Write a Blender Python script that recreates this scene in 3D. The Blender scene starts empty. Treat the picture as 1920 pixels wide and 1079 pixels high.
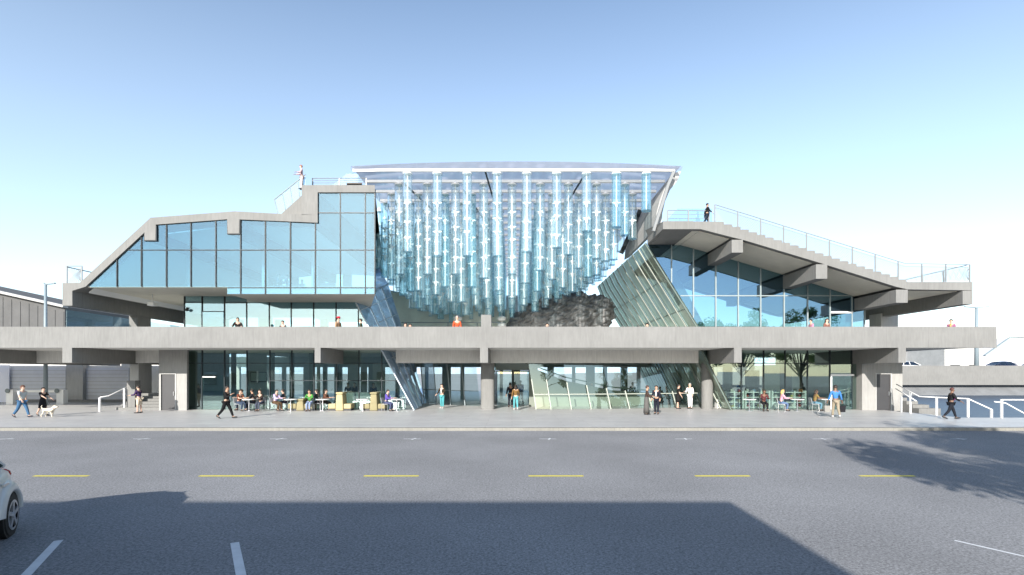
import bpy, bmesh, math, random
from mathutils import Vector, Matrix, noise
R = math.radians
random.seed(7)
sc = bpy.context.scene
C = sc.collection
F = 960.0; HZ = 700.0; EYE = 2.4

# ------------------------------------------------------------------ measuring helpers
def X(px, d): return (px - 960.0) * d / F
def Z(py, d): return EYE + (HZ - py) * d / F
def ground_d(py, z=0.0): return (EYE - z) * F / (py - HZ)

DF = 29.6      # plane of the deck edge and of the upper facade
DG = 33.65      # plane of the ground floor glass
DW = 33.2      # plane of the set-back glass walls

# ------------------------------------------------------------------ materials
MATS = {}
def principled(name, col, rough=0.6, metal=0.0, spec=0.5, noise_amt=0.0, noise_scale=4.0, bump=0.0, bump_scale=40.0, coat=0.0):
    if name in MATS: return MATS[name]
    m = bpy.data.materials.new(name); m.use_nodes = True
    nt = m.node_tree; b = nt.nodes['Principled BSDF']
    b.inputs['Base Color'].default_value = (*col, 1); b.inputs['Roughness'].default_value = rough
    b.inputs['Metallic'].default_value = metal; b.inputs['Specular IOR Level'].default_value = spec
    b.inputs['Coat Weight'].default_value = coat
    if noise_amt or bump:
        tc = nt.nodes.new('ShaderNodeTexCoord')
    if noise_amt:
        n1 = nt.nodes.new('ShaderNodeTexNoise'); n1.inputs['Scale'].default_value = noise_scale
        n1.inputs['Detail'].default_value = 8; n1.inputs['Roughness'].default_value = 0.62
        rp = nt.nodes.new('ShaderNodeValToRGB')
        rp.color_ramp.elements[0].position = 0.28; rp.color_ramp.elements[1].position = 0.74
        rp.color_ramp.elements[0].color = (*[c * (1 - noise_amt) for c in col], 1)
        rp.color_ramp.elements[1].color = (*[min(1, c * (1 + noise_amt)) for c in col], 1)
        nt.links.new(tc.outputs['Object'], n1.inputs['Vector']); nt.links.new(n1.outputs['Fac'], rp.inputs['Fac'])
        nt.links.new(rp.outputs['Color'], b.inputs['Base Color'])
    if bump:
        n2 = nt.nodes.new('ShaderNodeTexNoise'); n2.inputs['Scale'].default_value = bump_scale; n2.inputs['Detail'].default_value = 4
        bp = nt.nodes.new('ShaderNodeBump'); bp.inputs['Strength'].default_value = bump; bp.inputs['Distance'].default_value = 0.02
        nt.links.new(tc.outputs['Object'], n2.inputs['Vector']); nt.links.new(n2.outputs['Fac'], bp.inputs['Height'])
        nt.links.new(bp.outputs['Normal'], b.inputs['Normal'])
    MATS[name] = m
    return m

def glass(name, tint, refl_tint, base_refl, rough=0.0, diffuse=None, diff_amt=0.0, grain=0.0, transl=0.35):
    """thin architectural glass: see-through tint, mirror part that grows at grazing angles, optional frit"""
    if name in MATS: return MATS[name]
    m = bpy.data.materials.new(name); m.use_nodes = True
    nt = m.node_tree; N = nt.nodes; Lk = nt.links
    N.remove(N['Principled BSDF']); out = N['Material Output']
    tr = N.new('ShaderNodeBsdfTransparent'); tr.inputs['Color'].default_value = (*tint, 1)
    gl = N.new('ShaderNodeBsdfGlossy'); gl.inputs['Color'].default_value = (*refl_tint, 1); gl.inputs['Roughness'].default_value = rough
    lw = N.new('ShaderNodeLayerWeight'); lw.inputs['Blend'].default_value = 0.35
    mp = N.new('ShaderNodeMapRange'); mp.inputs['To Min'].default_value = base_refl; mp.inputs['To Max'].default_value = min(1, base_refl + 0.55)
    Lk.new(lw.outputs['Fresnel'], mp.inputs['Value'])
    mx = N.new('ShaderNodeMixShader'); Lk.new(mp.outputs['Result'], mx.inputs['Fac'])
    Lk.new(tr.outputs[0], mx.inputs[1]); Lk.new(gl.outputs[0], mx.inputs[2])
    last = mx
    if diffuse:
        df = N.new('ShaderNodeBsdfDiffuse'); df.inputs['Color'].default_value = (*diffuse, 1)
        tl = N.new('ShaderNodeBsdfTranslucent'); tl.inputs['Color'].default_value = (*diffuse, 1)
        m1 = N.new('ShaderNodeMixShader'); m1.inputs['Fac'].default_value = transl
        Lk.new(df.outputs[0], m1.inputs[1]); Lk.new(tl.outputs[0], m1.inputs[2])
        m2 = N.new('ShaderNodeMixShader'); m2.inputs['Fac'].default_value = diff_amt
        if grain:
            tc = N.new('ShaderNodeTexCoord'); n1 = N.new('ShaderNodeTexNoise'); n1.inputs['Scale'].default_value = grain
            n1.inputs['Detail'].default_value = 5
            mr = N.new('ShaderNodeMapRange'); mr.inputs['From Min'].default_value = 0.3; mr.inputs['From Max'].default_value = 0.7
            mr.inputs['To Min'].default_value = max(0, diff_amt - 0.25); mr.inputs['To Max'].default_value = min(1, diff_amt + 0.2)
            Lk.new(tc.outputs['Object'], n1.inputs['Vector']); Lk.new(n1.outputs['Fac'], mr.inputs['Value']); Lk.new(mr.outputs['Result'], m2.inputs['Fac'])
        Lk.new(mx.outputs[0], m2.inputs[1]); Lk.new(m1.outputs[0], m2.inputs[2]); last = m2
    Lk.new(last.outputs[0], out.inputs['Surface'])
    MATS[name] = m
    return m

def concrete_mat(name, col, amt=0.1, joints=True):
    if name in MATS: return MATS[name]
    m = principled(name, col, 0.82, spec=0.25, noise_amt=amt, noise_scale=0.55, bump=0.25, bump_scale=30)
    nt = m.node_tree; N = nt.nodes; Lk = nt.links; b = N['Principled BSDF']
    src = b.inputs['Base Color'].links[0].from_socket
    tc = N.new('ShaderNodeTexCoord')
    n3 = N.new('ShaderNodeTexNoise'); n3.inputs['Scale'].default_value = 7; n3.inputs['Detail'].default_value = 6
    mpv = N.new('ShaderNodeMapping'); mpv.inputs['Scale'].default_value = (1.6, 1.6, 0.25)
    Lk.new(tc.outputs['Object'], mpv.inputs['Vector']); Lk.new(mpv.outputs['Vector'], n3.inputs['Vector'])
    rr = N.new('ShaderNodeMapRange'); rr.inputs['From Min'].default_value = 0.35; rr.inputs['From Max'].default_value = 0.7
    rr.inputs['To Min'].default_value = 0.92; rr.inputs['To Max'].default_value = 1.05
    Lk.new(n3.outputs['Fac'], rr.inputs['Value'])
    fac = rr.outputs['Result']
    if joints:
        sx = N.new('ShaderNodeSeparateXYZ'); Lk.new(tc.outputs['Object'], sx.inputs[0])
        md = N.new('ShaderNodeMath'); md.operation = 'PINGPONG'; md.inputs[1].default_value = 1.22
        ad = N.new('ShaderNodeMath'); ad.operation = 'ADD'
        Lk.new(sx.outputs['X'], ad.inputs[0]); Lk.new(sx.outputs['Y'], ad.inputs[1]); Lk.new(ad.outputs[0], md.inputs[0])
        gt = N.new('ShaderNodeMath'); gt.operation = 'LESS_THAN'; gt.inputs[1].default_value = 0.012
        Lk.new(md.outputs[0], gt.inputs[0])
        ml = N.new('ShaderNodeMath'); ml.operation = 'MULTIPLY_ADD'; ml.inputs[1].default_value = -0.16; ml.inputs[2].default_value = 1.0
        Lk.new(gt.outputs[0], ml.inputs[0])
        mm = N.new('ShaderNodeMath'); mm.operation = 'MULTIPLY'; Lk.new(fac, mm.inputs[0]); Lk.new(ml.outputs[0], mm.inputs[1]); fac = mm.outputs[0]
    vm = N.new('ShaderNodeVectorMath'); vm.operation = 'SCALE'; Lk.new(src, vm.inputs[0]); Lk.new(fac, vm.inputs['Scale'])
    Lk.new(vm.outputs[0], b.inputs['Base Color'])
    return m

CONC = concrete_mat('concrete', (0.198, 0.197, 0.190))
CONC_W = concrete_mat('shade-lifted wall concrete', (0.31, 0.305, 0.292))  # copy of the concrete, lightened against the deck's shade on the door walls
CONC_LIFT = concrete_mat('shade-lifted concrete', (0.64, 0.63, 0.60), 0.08)  # lighter copy of the concrete, brightens shaded deck and wall parts by colour
CONC_B = concrete_mat('dull concrete', (0.40, 0.397, 0.385), 0.12)
WHITE = principled('white paint', (0.78, 0.78, 0.77), 0.5)
OFFW = principled('off white plaster', (0.62, 0.63, 0.62), 0.7, noise_amt=0.06, noise_scale=1.2)
STEEL = principled('white steel', (0.72, 0.72, 0.70), 0.4, noise_amt=0.06, noise_scale=3)
MULL = principled('dark mullion', (0.014, 0.022, 0.027), 0.45, spec=0.3)
MULL_L = principled('light mullion', (0.26, 0.31, 0.32), 0.4)
DOORG = principled('grey door paint', (0.045, 0.045, 0.048), 0.5, noise_amt=0.08, noise_scale=2)
DARK = principled('dark plastic', (0.02, 0.02, 0.023), 0.5)
RUB = principled('black rubber', (0.012, 0.012, 0.012), 0.75)
ALU = principled('aluminium', (0.6, 0.6, 0.62), 0.28, metal=1.0)
SOFF = principled('shade-lifted tan soffit', (0.72, 0.68, 0.58), 0.8, noise_amt=0.1, noise_scale=0.8)  # tan finish, its colour raised to brighten the shaded undersides
GL_UP = glass('upper facade glass', (0.55, 0.74, 0.82), (0.54, 0.74, 0.86), 0.16)
GL_MID = glass('clear facade glass', (0.52, 0.68, 0.73), (0.72, 0.88, 0.98), 0.16)
GL_GF = glass('green facade glass', (0.82, 0.91, 0.88), (0.74, 0.86, 0.86), 0.14)
GL_RT = glass('mirror facade glass', (0.52, 0.66, 0.67), (0.42, 0.61, 0.84), 0.25)
GL_LEANR = glass('leaning green glass', (0.40, 0.50, 0.42), (0.62, 0.74, 0.70), 0.12, diffuse=(0.46, 0.50, 0.40), diff_amt=0.5, grain=0.5)
GL_LEANL = glass('leaning blue glass', (0.50, 0.62, 0.74), (0.6, 0.78, 1.0), 0.26, diffuse=(0.52, 0.66, 0.86), diff_amt=0.55, grain=0.9, transl=0.6)
GL_CAN = glass('canopy glass', (0.80, 0.82, 0.88), (0.8, 0.85, 0.95), 0.05, diffuse=(0.5, 0.53, 0.6), diff_amt=0.35)
GL_TUBE = glass('cyan tube glass', (0.955, 0.988, 0.994), (0.82, 0.94, 1.0), 0.055, diffuse=(0.60, 0.87, 0.94), diff_amt=0.10)
GL_TUBE2 = glass('pale tube glass', (0.965, 0.988, 0.99), (0.85, 0.95, 1.0), 0.06, diffuse=(0.66, 0.88, 0.92), diff_amt=0.09)
GL_TUBE3 = glass('deep cyan tube glass', (0.90, 0.978, 0.992), (0.72, 0.92, 1.0), 0.055, diffuse=(0.34, 0.76, 0.92), diff_amt=0.11)
GL_RAIL = glass('rail glass', (0.84, 0.93, 0.96), (0.8, 0.92, 1.0), 0.10, diffuse=(0.4, 0.55, 0.65), diff_amt=0.07)
RAILG = principled('pale grey rail', (0.21,0.22,0.225), 0.45)
FITW = principled('white fitting', (0.9, 0.9, 0.88), 0.25)
RODM = principled('pale rod', (0.80, 0.80, 0.76), 0.4)

# ------------------------------------------------------------------ mesh builder
class MB:
    def __init__(s): s.v = []; s.f = []; s.m = []
    def add(s, vs, fs, mi=0):
        o = len(s.v); s.v += [tuple(v) for v in vs]
        for f in fs: s.f.append(tuple(i + o for i in f)); s.m.append(mi)
        return s
    def box(s, x0, x1, y0, y1, z0, z1, mi=0):
        if x0 > x1: x0, x1 = x1, x0
        if y0 > y1: y0, y1 = y1, y0
        if z0 > z1: z0, z1 = z1, z0
        return s.add([(x0,y0,z0),(x1,y0,z0),(x1,y1,z0),(x0,y1,z0),(x0,y0,z1),(x1,y0,z1),(x1,y1,z1),(x0,y1,z1)],
              [(0,3,2,1),(4,5,6,7),(0,1,5,4),(1,2,6,5),(2,3,7,6),(3,0,4,7)], mi)
    def prism(s, poly, y0, y1, mi=0):
        """poly of (x,z) extruded from depth y0 to y1"""
        a = sum(poly[i][0]*poly[(i+1)%len(poly)][1]-poly[(i+1)%len(poly)][0]*poly[i][1] for i in range(len(poly)))
        if a < 0: poly = poly[::-1]
        n = len(poly)
        vs = [(x,y0,z) for x,z in poly] + [(x,y1,z) for x,z in poly]
        fs = [tuple(range(n)), tuple(range(2*n-1, n-1, -1))]
        for i in range(n):
            j = (i+1) % n; fs.append((i, i+n, j+n, j))
        return s.add(vs, fs, mi)
    def slab(s, poly, z0, z1, mi=0):
        """poly of (x,y) extruded from z0 to z1"""
        a = sum(poly[i][0]*poly[(i+1)%len(poly)][1]-poly[(i+1)%len(poly)][0]*poly[i][1] for i in range(len(poly)))
        if a < 0: poly = poly[::-1]
        n = len(poly)
        vs = [(x,y,z0) for x,y in poly] + [(x,y,z1) for x,y in poly]
        fs = [tuple(range(n-1,-1,-1)), tuple(range(n, 2*n))]
        for i in range(n):
            j = (i+1) % n; fs.append((i, j, j+n, i+n))
        return s.add(vs, fs, mi)
    def tube(s, pts, r, n=8, mi=0, caps=True):
        pts = [Vector(p) for p in pts]; rs = r if isinstance(r, (list, tuple)) else [r]*len(pts)
        o = len(s.v); t0 = (pts[1]-pts[0]).normalized()
        u = t0.cross(Vector((0,0,1)))
        if u.length < 1e-3: u = Vector((1,0,0))
        u.normalize()
        for i, p in enumerate(pts):
            if i == 0: t = pts[1]-pts[0]
            elif i == len(pts)-1: t = pts[-1]-pts[-2]
            else: t = (pts[i+1]-pts[i]).normalized() + (pts[i]-pts[i-1]).normalized()
            t.normalize(); u = (u - t*u.dot(t)); u.normalize(); w = t.cross(u)
            for k in range(n):
                a = 2*math.pi*k/n; q = p + (u*math.cos(a)+w*math.sin(a))*rs[i]; s.v.append(tuple(q))
        for i in range(len(pts)-1):
            for k in range(n):
                a = o+i*n+k; b = o+i*n+(k+1)%n
                s.f.append((a, b, b+n, a+n)); s.m.append(mi)
        if caps:
            s.f.append(tuple(o+k for k in range(n-1,-1,-1))); s.m.append(mi)
            e = o+(len(pts)-1)*n; s.f.append(tuple(e+k for k in range(n))); s.m.append(mi)
        return s
    def lathe(s, prof, n=16, mi=0, at=(0,0,0), axis='z'):
        o = len(s.v)
        for r, h in prof:
            for k in range(n):
                a = 2*math.pi*k/n; c, d = r*math.cos(a), r*math.sin(a)
                p = (c, d, h) if axis == 'z' else ((c, h, d) if axis == 'y' else (h, c, d))
                s.v.append((p[0]+at[0], p[1]+at[1], p[2]+at[2]))
        for i in range(len(prof)-1):
            for k in range(n):
                a = o+i*n+k; b = o+i*n+(k+1)%n; s.f.append((a,b,b+n,a+n)); s.m.append(mi)
        s.f.append(tuple(o+k for k in range(n-1,-1,-1))); s.m.append(mi)
        e = o+(len(prof)-1)*n; s.f.append(tuple(e+k for k in range(n))); s.m.append(mi)
        return s
    def ball(s, c, rx, ry, rz, n=10, mi=0):
        o = len(s.v); m = max(5, n//2+1)
        for i in range(m+1):
            t = math.pi*i/m
            rr = max(math.sin(t), 0.02)
            for k in range(n):
                a = 2*math.pi*k/n; s.v.append((c[0]+rx*rr*math.cos(a), c[1]+ry*rr*math.sin(a), c[2]-rz*math.cos(t)))
        for i in range(m):
            for k in range(n):
                a = o+i*n+k; b = o+i*n+(k+1)%n; s.f.append((a,b,b+n,a+n)); s.m.append(mi)
        return s
    def beam(s, p, q, w, h, mi=0, up=(0,0,1)):
        p, q = Vector(p), Vector(q); t = (q-p).normalized(); up = Vector(up)
        u = t.cross(up)
        if u.length < 1e-4: u = t.cross(Vector((0,1,0)))
        u.normalize(); w2 = u.cross(t).normalized()
        vs = []
        for a in (p, q):
            for i, j in ((-1,-1),(1,-1),(1,1),(-1,1)): vs.append(a + u*(i*w/2) + w2*(j*h/2))
        return s.add(vs, [(0,1,2,3),(7,6,5,4),(0,4,5,1),(1,5,6,2),(2,6,7,3),(3,7,4,0)], mi)
    def poly(s, pts, mi=0): return s.add(pts, [tuple(range(len(pts)))], mi)
    def build(s, name, mats, parent=None, smooth=False, loc=None):
        me = bpy.data.meshes.new(name); me.from_pydata(s.v, [], s.f)
        mats = mats if isinstance(mats, (list, tuple)) else [mats]
        for m in mats: me.materials.append(m)
        me.polygons.foreach_set('material_index', s.m)
        if smooth: me.polygons.foreach_set('use_smooth', [True]*len(me.polygons))
        bm = bmesh.new(); bm.from_mesh(me)
        big = [f for f in bm.faces if len(f.verts) > 4]
        if big: bmesh.ops.triangulate(bm, faces=big, ngon_method='EAR_CLIP')
        bmesh.ops.recalc_face_normals(bm, faces=bm.faces) if not smooth else None
        bm.to_mesh(me); bm.free(); me.update()
        o = bpy.data.objects.new(name, me); C.objects.link(o)
        if parent is not None:
            o.parent = parent
            if loc is None and parent.type == 'EMPTY' and parent.get('world_space'): o.location = -parent.location
        if loc is not None: o.location = loc
        return o

def tag(o, label=None, cat=None, group=None, kind=None):
    if label: o['label'] = label
    if cat: o['category'] = cat
    if group: o['group'] = group
    if kind: o['kind'] = kind
    return o
def thing(name, label, cat, loc=(0,0,0), rotz=0, group=None, world=False):
    o = bpy.data.objects.new(name, None); C.objects.link(o); o.empty_display_size = 0.3
    o.location = loc; o.rotation_euler = (0,0,rotz); tag(o, label, cat, group)
    if world: o['world_space'] = 1
    return o
def dup(root, loc, rotz=None, label=None):
    r = root.copy(); C.objects.link(r); r.location = loc
    if rotz is not None: r.rotation_euler = (0,0,rotz)
    if label: r['label'] = label
    for ch in list(root.children):
        c = ch.copy(); C.objects.link(c); c.parent = r
        for g in ch.children:
            d = g.copy(); C.objects.link(d); d.parent = c
    return r
ORD = ['first','second','third','fourth','fifth','sixth','seventh','eighth','ninth','tenth','eleventh','twelfth']

# ------------------------------------------------------------------ people
SKINS = {'light': (0.55,0.36,0.27), 'tan': (0.42,0.25,0.17), 'brown': (0.17,0.09,0.055)}
def skin_mesh(verts, edges, radii, root, level=1):
    me = bpy.data.meshes.new('tmp'); me.from_pydata([tuple(v) for v in verts], edges, [])
    o = bpy.data.objects.new('tmp', me); C.objects.link(o)
    md = o.modifiers.new('s', 'SKIN'); md.use_smooth_shade = True; md.branch_smoothing = 0.3
    o.modifiers.new('d', 'SUBSURF').levels = level
    sv = me.skin_vertices[0].data
    for i, r in enumerate(radii): sv[i].radius = (r, r) if not isinstance(r, tuple) else r
    sv[root].use_root = True
    dg = bpy.context.evaluated_depsgraph_get(); dg.update()
    res = bpy.data.meshes.new_from_object(o.evaluated_get(dg))
    bpy.data.objects.remove(o); bpy.data.meshes.remove(me)
    return res
def link_mesh(name, me, mats, parent):
    me.name = name; me.materials.clear()
    for m in mats: me.materials.append(m)
    o = bpy.data.objects.new(name, me); C.objects.link(o); o.parent = parent
    return o
def cloth(col, k=[0]):
    key = 'cloth %.3f %.3f %.3f' % col
    return principled(key, col, 0.85, spec=0.2, noise_amt=0.12, noise_scale=9)

def person(label, loc, heading, top=(0.1,0.1,0.12), bottom=(0.05,0.06,0.1), hair=(0.02,0.015,0.012), skin='light', h=1.74,
           pose='stand', sleeves='long', wear='trousers', shoes=(0.02,0.02,0.02), long_hair=False, lean=4, arms=None, inner=None,
           scale_top=1.0, group=None, step=24, hat=None):
    """heading: direction the person faces, degrees counter-clockwise from +Y (0 = away from the camera, 180 = to it)"""
    k = h/1.74
    # joint angles
    if pose == 'walk':
        legs = [(step, 6), (-step*0.75, 22)]; A = arms or [(-20, 12, 18), (22, 12, 25)]
    elif pose == 'sit':
        legs = [(84, 84), (80, 92)]; A = arms or [(28, 8, 70), (34, 8, 62)]
    elif pose == 'hips':
        legs = [(3, 2), (-4, 3)]; A = arms or [(-8, 34, 60), (-8, 34, 60)]
    else:
        legs = [(4, 3), (-3, 4)]; A = arms or [(6, 9, 18), (2, 9, 12)]
    V = []; E = []; Rr = []; idx = {}
    def j(name, p, r, par=None):
        idx[name] = len(V); V.append(Vector(p)*1.0); Rr.append(r)
        if par: E.append((idx[par], idx[name]))
    la = R(lean)
    def up(x, y, z):   # lean the upper body about the pelvis
        zz = z-0.95; return Vector((x, y*math.cos(la)+zz*math.sin(la), 0.95+zz*math.cos(la)-y*math.sin(la)))
    j('pelvis', (0,0,0.95), (0.13,0.10)); j('spine', up(0,0.01,1.12), (0.118,0.09), 'pelvis'); j('chest', up(0,0.005,1.32), (0.135,0.10), 'spine')
    j('neck', up(0,-0.005,1.465), 0.055, 'chest'); j('jaw', up(0,0.022,1.545), 0.072, 'neck'); j('brow', up(0,0.018,1.635), 0.088, 'jaw'); j('crown', up(0,0.008,1.70), 0.068, 'brow')
    hands = {}
    for si, s in ((0,-1),(1,1)):
        a, b, e = A[si]; n = 'LR'[si]
        sh = up(s*0.175, 0, 1.405)
        j('sh'+n, sh, 0.062, 'chest')
        def dirv(pitch, ab): return Vector((s*math.sin(R(ab))*math.cos(R(pitch))*1.0, math.sin(R(pitch)), -math.cos(R(pitch))*math.cos(R(ab)))).normalized()
        el = sh + dirv(a, b)*0.285; j('el'+n, el, 0.043, 'sh'+n)
        d2 = dirv(a+e, b if pose != 'hips' else -32); wr = el + d2*0.245; j('wr'+n, wr, 0.030, 'el'+n)
        pm = wr + d2*0.075; j('pm'+n, pm, (0.034,0.022), 'wr'+n)
        side = d2.cross(Vector((0,0,1)));
        if side.length < 0.1: side = Vector((0,1,0))
        side.normalize(); curl = d2.cross(side).normalized()
        for fi in range(4):
            off = (fi-1.5)*0.021; ln = (0.072,0.082,0.078,0.06)[fi]
            f1 = pm + d2*0.03 + side*off; j('f%s%da' % (n,fi), f1, 0.010, 'pm'+n)
            f2 = f1 + d2*ln*0.55 + curl*0.012; j('f%s%db' % (n,fi), f2, 0.009, 'f%s%da' % (n,fi))
            j('f%s%dc' % (n,fi), f2 + d2*ln*0.38 + curl*0.026, 0.007, 'f%s%db' % (n,fi))
        t1 = wr + d2*0.045 - side*0.038; j('t%sa' % n, t1, 0.011, 'wr'+n); j('t%sb' % n, t1 + d2*0.045 - side*0.012 + curl*0.01, 0.009, 't%sa' % n)
        hands[n] = pm + d2*0.05
    feet = []
    for si, s in ((0,-1),(1,1)):
        a, kn = legs[si]; n = 'LR'[si]
        hp = Vector((s*0.088, 0, 0.885)); j('hp'+n, hp, 0.088, 'pelvis')
        d1 = Vector((s*0.02, math.sin(R(a)), -math.cos(R(a)))).normalized(); kp = hp + d1*0.41; j('kn'+n, kp, 0.058, 'hp'+n)
        d2 = Vector((s*0.01, math.sin(R(a-kn)), -math.cos(R(a-kn)))).normalized(); ak = kp + d2*0.40; j('ak'+n, ak, 0.04, 'kn'+n)
        fd = Vector((s*0.12, math.cos(R((a-kn)*0.6 if pose == 'walk' else 0)), math.sin(R((a-kn)*0.6 if pose == 'walk' else 0)))).normalized()
        to = ak + fd*0.15 + Vector((0,0,-0.045)); j('to'+n, to, 0.034, 'ak'+n)
        feet.append((ak, fd))
    low = min(min(V[idx['akL']].z, V[idx['akR']].z), min(V[idx['toL']].z, V[idx['toR']].z)+0.045) - 0.08
    for v in V: v.z -= low
    for v in V: v *= k
    Rr = [tuple(q*k for q in r) if isinstance(r, tuple) else r*k for r in Rr]
    root = thing('person', label, 'person', loc, R(heading), group)
    skm = principled('skin '+skin, SKINS[skin], 0.55, noise_amt=0.06, noise_scale=14)
    me = skin_mesh(V, E, Rr, 0)
    # face features joined into the body mesh
    fb = MB(); hb, hj = V[idx['brow']], V[idx['jaw']]
    c = (hb+hj)/2
    fb.ball((c.x, c.y+0.088*k, c.z-0.004*k), 0.013*k, 0.02*k, 0.022*k, 6, 0)
    for s in (-1,1):
        fb.ball((c.x+s*0.033*k, c.y+0.072*k, c.z+0.028*k), 0.013*k, 0.011*k, 0.009*k, 6, 1)
        fb.ball((c.x+s*0.086*k, c.y-0.004*k, c.z+0.008*k), 0.012*k, 0.022*k, 0.03*k, 6, 0)
    fb.ball((c.x, c.y+0.074*k, c.z-0.05*k), 0.024*k, 0.012*k, 0.006*k, 6, 2)
    bm = bmesh.new(); bm.from_mesh(me)
    for f in bm.faces: f.material_index = 0
    o = len(bm.verts); nv = [bm.verts.new(v) for v in fb.v]
    for f, mi in zip(fb.f, fb.m):
        try:
            g = bm.faces.new([nv[i] for i in f]); g.material_index = mi; g.smooth = True
        except ValueError: pass
    bm.to_mesh(me); bm.free()
    body = link_mesh('body', me, [skm, DARK, principled('lips', (0.3,0.1,0.08), 0.5)], root)
    # clothing over the body
    def sub(names, grow, name, mat, cut=None):
        ids = [idx[n] for n in names]; mp = {a: i for i, a in enumerate(ids)}
        vs = [V[a].copy() for a in ids]; es = [(mp[a], mp[b]) for a, b in E if a in mp and b in mp]
        if cut:
            for (pa, ch, t) in cut: vs[mp[idx[ch]]] = V[idx[pa]].lerp(V[idx[ch]], t)
        rs = [tuple(q*grow+0.012*k for q in Rr[a]) if isinstance(Rr[a], tuple) else Rr[a]*grow+0.012*k for a in ids]
        m = skin_mesh(vs, es, rs, 0); return link_mesh(name, m, [mat], root)
    ct, cb = cloth(top), cloth(bottom)
    tn = ['pelvis','spine','chest','neck','shL','shR','elL','elR'] + (['wrL','wrR'] if sleeves == 'long' else [])
    sub(tn, 1.08*scale_top, 'jacket' if inner else 'shirt', ct, [('chest','neck',0.62)] + ([('elL','wrL',0.9),('elR','wrR',0.9)] if sleeves == 'long' else [('shL','elL',0.8),('shR','elR',0.8)]))
    if inner:
        ib = MB(); p0 = V[idx['neck']]; p1 = V[idx['spine']]
        fw = Vector((0, 0.118*k, 0))
        ib.tube([p0+fw*0.55-Vector((0,0,0.03*k)), (p0+p1)/2+fw*1.05, p1+fw*0.95, p1+fw*0.9-Vector((0,0,0.08*k))], [0.03*k,0.05*k,0.045*k,0.03*k], 8)
        ib.build('blouse', cloth(inner), root, smooth=True)
    if wear == 'trousers':
        sub(['pelvis','hpL','hpR','knL','knR','akL','akR'], 1.1, 'trousers', cb, [('knL','akL',0.97),('knR','akR',0.97)])
    elif wear == 'shorts':
        sub(['pelvis','hpL','hpR','knL','knR'], 1.1, 'shorts', cb)
    else:
        wz = V[idx['pelvis']].z; ln = {'skirt': 0.46, 'dress': 0.5, 'longskirt': 0.84, 'coat': 0.42}[wear]*k
        sb = MB(); prof = [(0.135*k, wz+0.12*k), (0.165*k, wz-0.05*k), (0.20*k, wz-ln*0.6), (0.215*k, wz-ln), (0.19*k, wz-ln+0.01)]
        sb.lathe(prof, 14); sb.v = [(x, y*0.82, z) for x, y, z in sb.v]
        sb.build('skirt', cb if wear != 'coat' else ct, root, smooth=True)
        if wear == 'coat': sub(['pelvis','hpL','hpR','knL','knR','akL','akR'], 1.02, 'trousers', cb, [('knL','akL',0.97),('knR','akR',0.97)])
    # shoes
    for si in (0,1):
        n = 'LR'[si]; a = V[idx['ak'+n]]; t = V[idx['to'+n]]
        d = (t-a); d.normalize(); sh = MB()
        sh.tube([a - d*0.07*k + Vector((0,0,-0.035*k)), a + Vector((0,0,-0.028*k)), a+(t-a)*0.6+Vector((0,0,-0.012*k)), t+d*0.055*k+Vector((0,0,0.002))], [0.034*k,0.05*k,0.044*k,0.026*k], 8)
        zmin = -0.0
        sh.v = [(x, y, max(z, 0.004)) for x, y, z in sh.v]
        sh.build('shoe', principled('shoe %.2f %.2f' % (shoes[0], shoes[2]), shoes, 0.5), root, smooth=True)
    # hair
    hc = V[idx['brow']]; hb2 = MB()
    rings = []; n = 12
    for i in range(6):
        t = R(90 - i*24); rr = 0.104*k*math.cos(max(t, R(-30)))
        rings.append((0.104*k*math.cos(t) if i else 0.004, 0.108*k*math.sin(t)))
    o = 0
    for (rr, zz) in rings:
        for q in range(n):
            a = 2*math.pi*q/n; x, y = rr*math.cos(a), rr*math.sin(a)*1.08
            z = zz
            if y > 0.02*k and zz < 0.03*k: z = 0.035*k; y = min(y, 0.085*k)
            hb2.v.append((hc.x+x, hc.y+y-0.012*k, hc.z+z+0.012*k))
    for i in range(len(rings)-1):
        for q in range(n):
            a = i*n+q; b = i*n+(q+1)%n; hb2.f.append((a, a+n, b+n, b)); hb2.m.append(0)
    if long_hair:
        hb2.tube([(hc.x, hc.y-0.055*k, hc.z+0.03*k), (hc.x, hc.y-0.085*k, hc.z-0.1*k), (hc.x, hc.y-0.09*k, hc.z-0.24*k)], [0.075*k,0.082*k,0.045*k], 8)
    hb2.build('hair', principled('hair %.3f %.3f' % (hair[0], hair[1]), hair, 0.6), root, smooth=True)
    if hat:
        MB().lathe([(0.16*k,0),(0.16*k,0.012*k),(0.10*k,0.02*k),(0.09*k,0.10*k)], 14, 0, (hc.x, hc.y, hc.z+0.045*k)).build('hat', cloth(hat), root, smooth=True)
    root['hand_r'] = [float(q) for q in (hands['R']*1.0)]
    return root
def at(px, py, z=0.0):
    d = ground_d(py, z); return (X(px, d), d, z)

# feet given at measured spots; people on the plaza
person('man in pale grey tee and blue jeans walking beside the woman with the dog', at(41,783), 262, (0.42,0.46,0.46), (0.05,0.12,0.22), (0.12,0.05,0.03), 'light', 1.8, 'walk', 'short', shoes=(0.02,0.02,0.03), step=26)
w2 = person('woman in black dress with dark bun walking a white dog', at(80,780), 255, (0.012,0.012,0.014), (0.012,0.012,0.014), skin='light', h=1.62, pose='walk', sleeves='short', wear='skirt', step=16, arms=[(30,10,30),(50,8,20)])
person('woman in dark purple jacket and cream shorts standing before left grey door', at(261,775), 90, (0.045,0.025,0.075), (0.6,0.5,0.38), h=1.66, pose='stand', wear='shorts', arms=[(25,8,60),(20,8,70)])
person('man in black suit striding in front of the left glass wall', at(424,785), 268, (0.008,0.008,0.009), (0.008,0.008,0.009), skin='tan', h=1.78, pose='walk', step=26, arms=[(-10,8,20),(30,8,95)])
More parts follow.
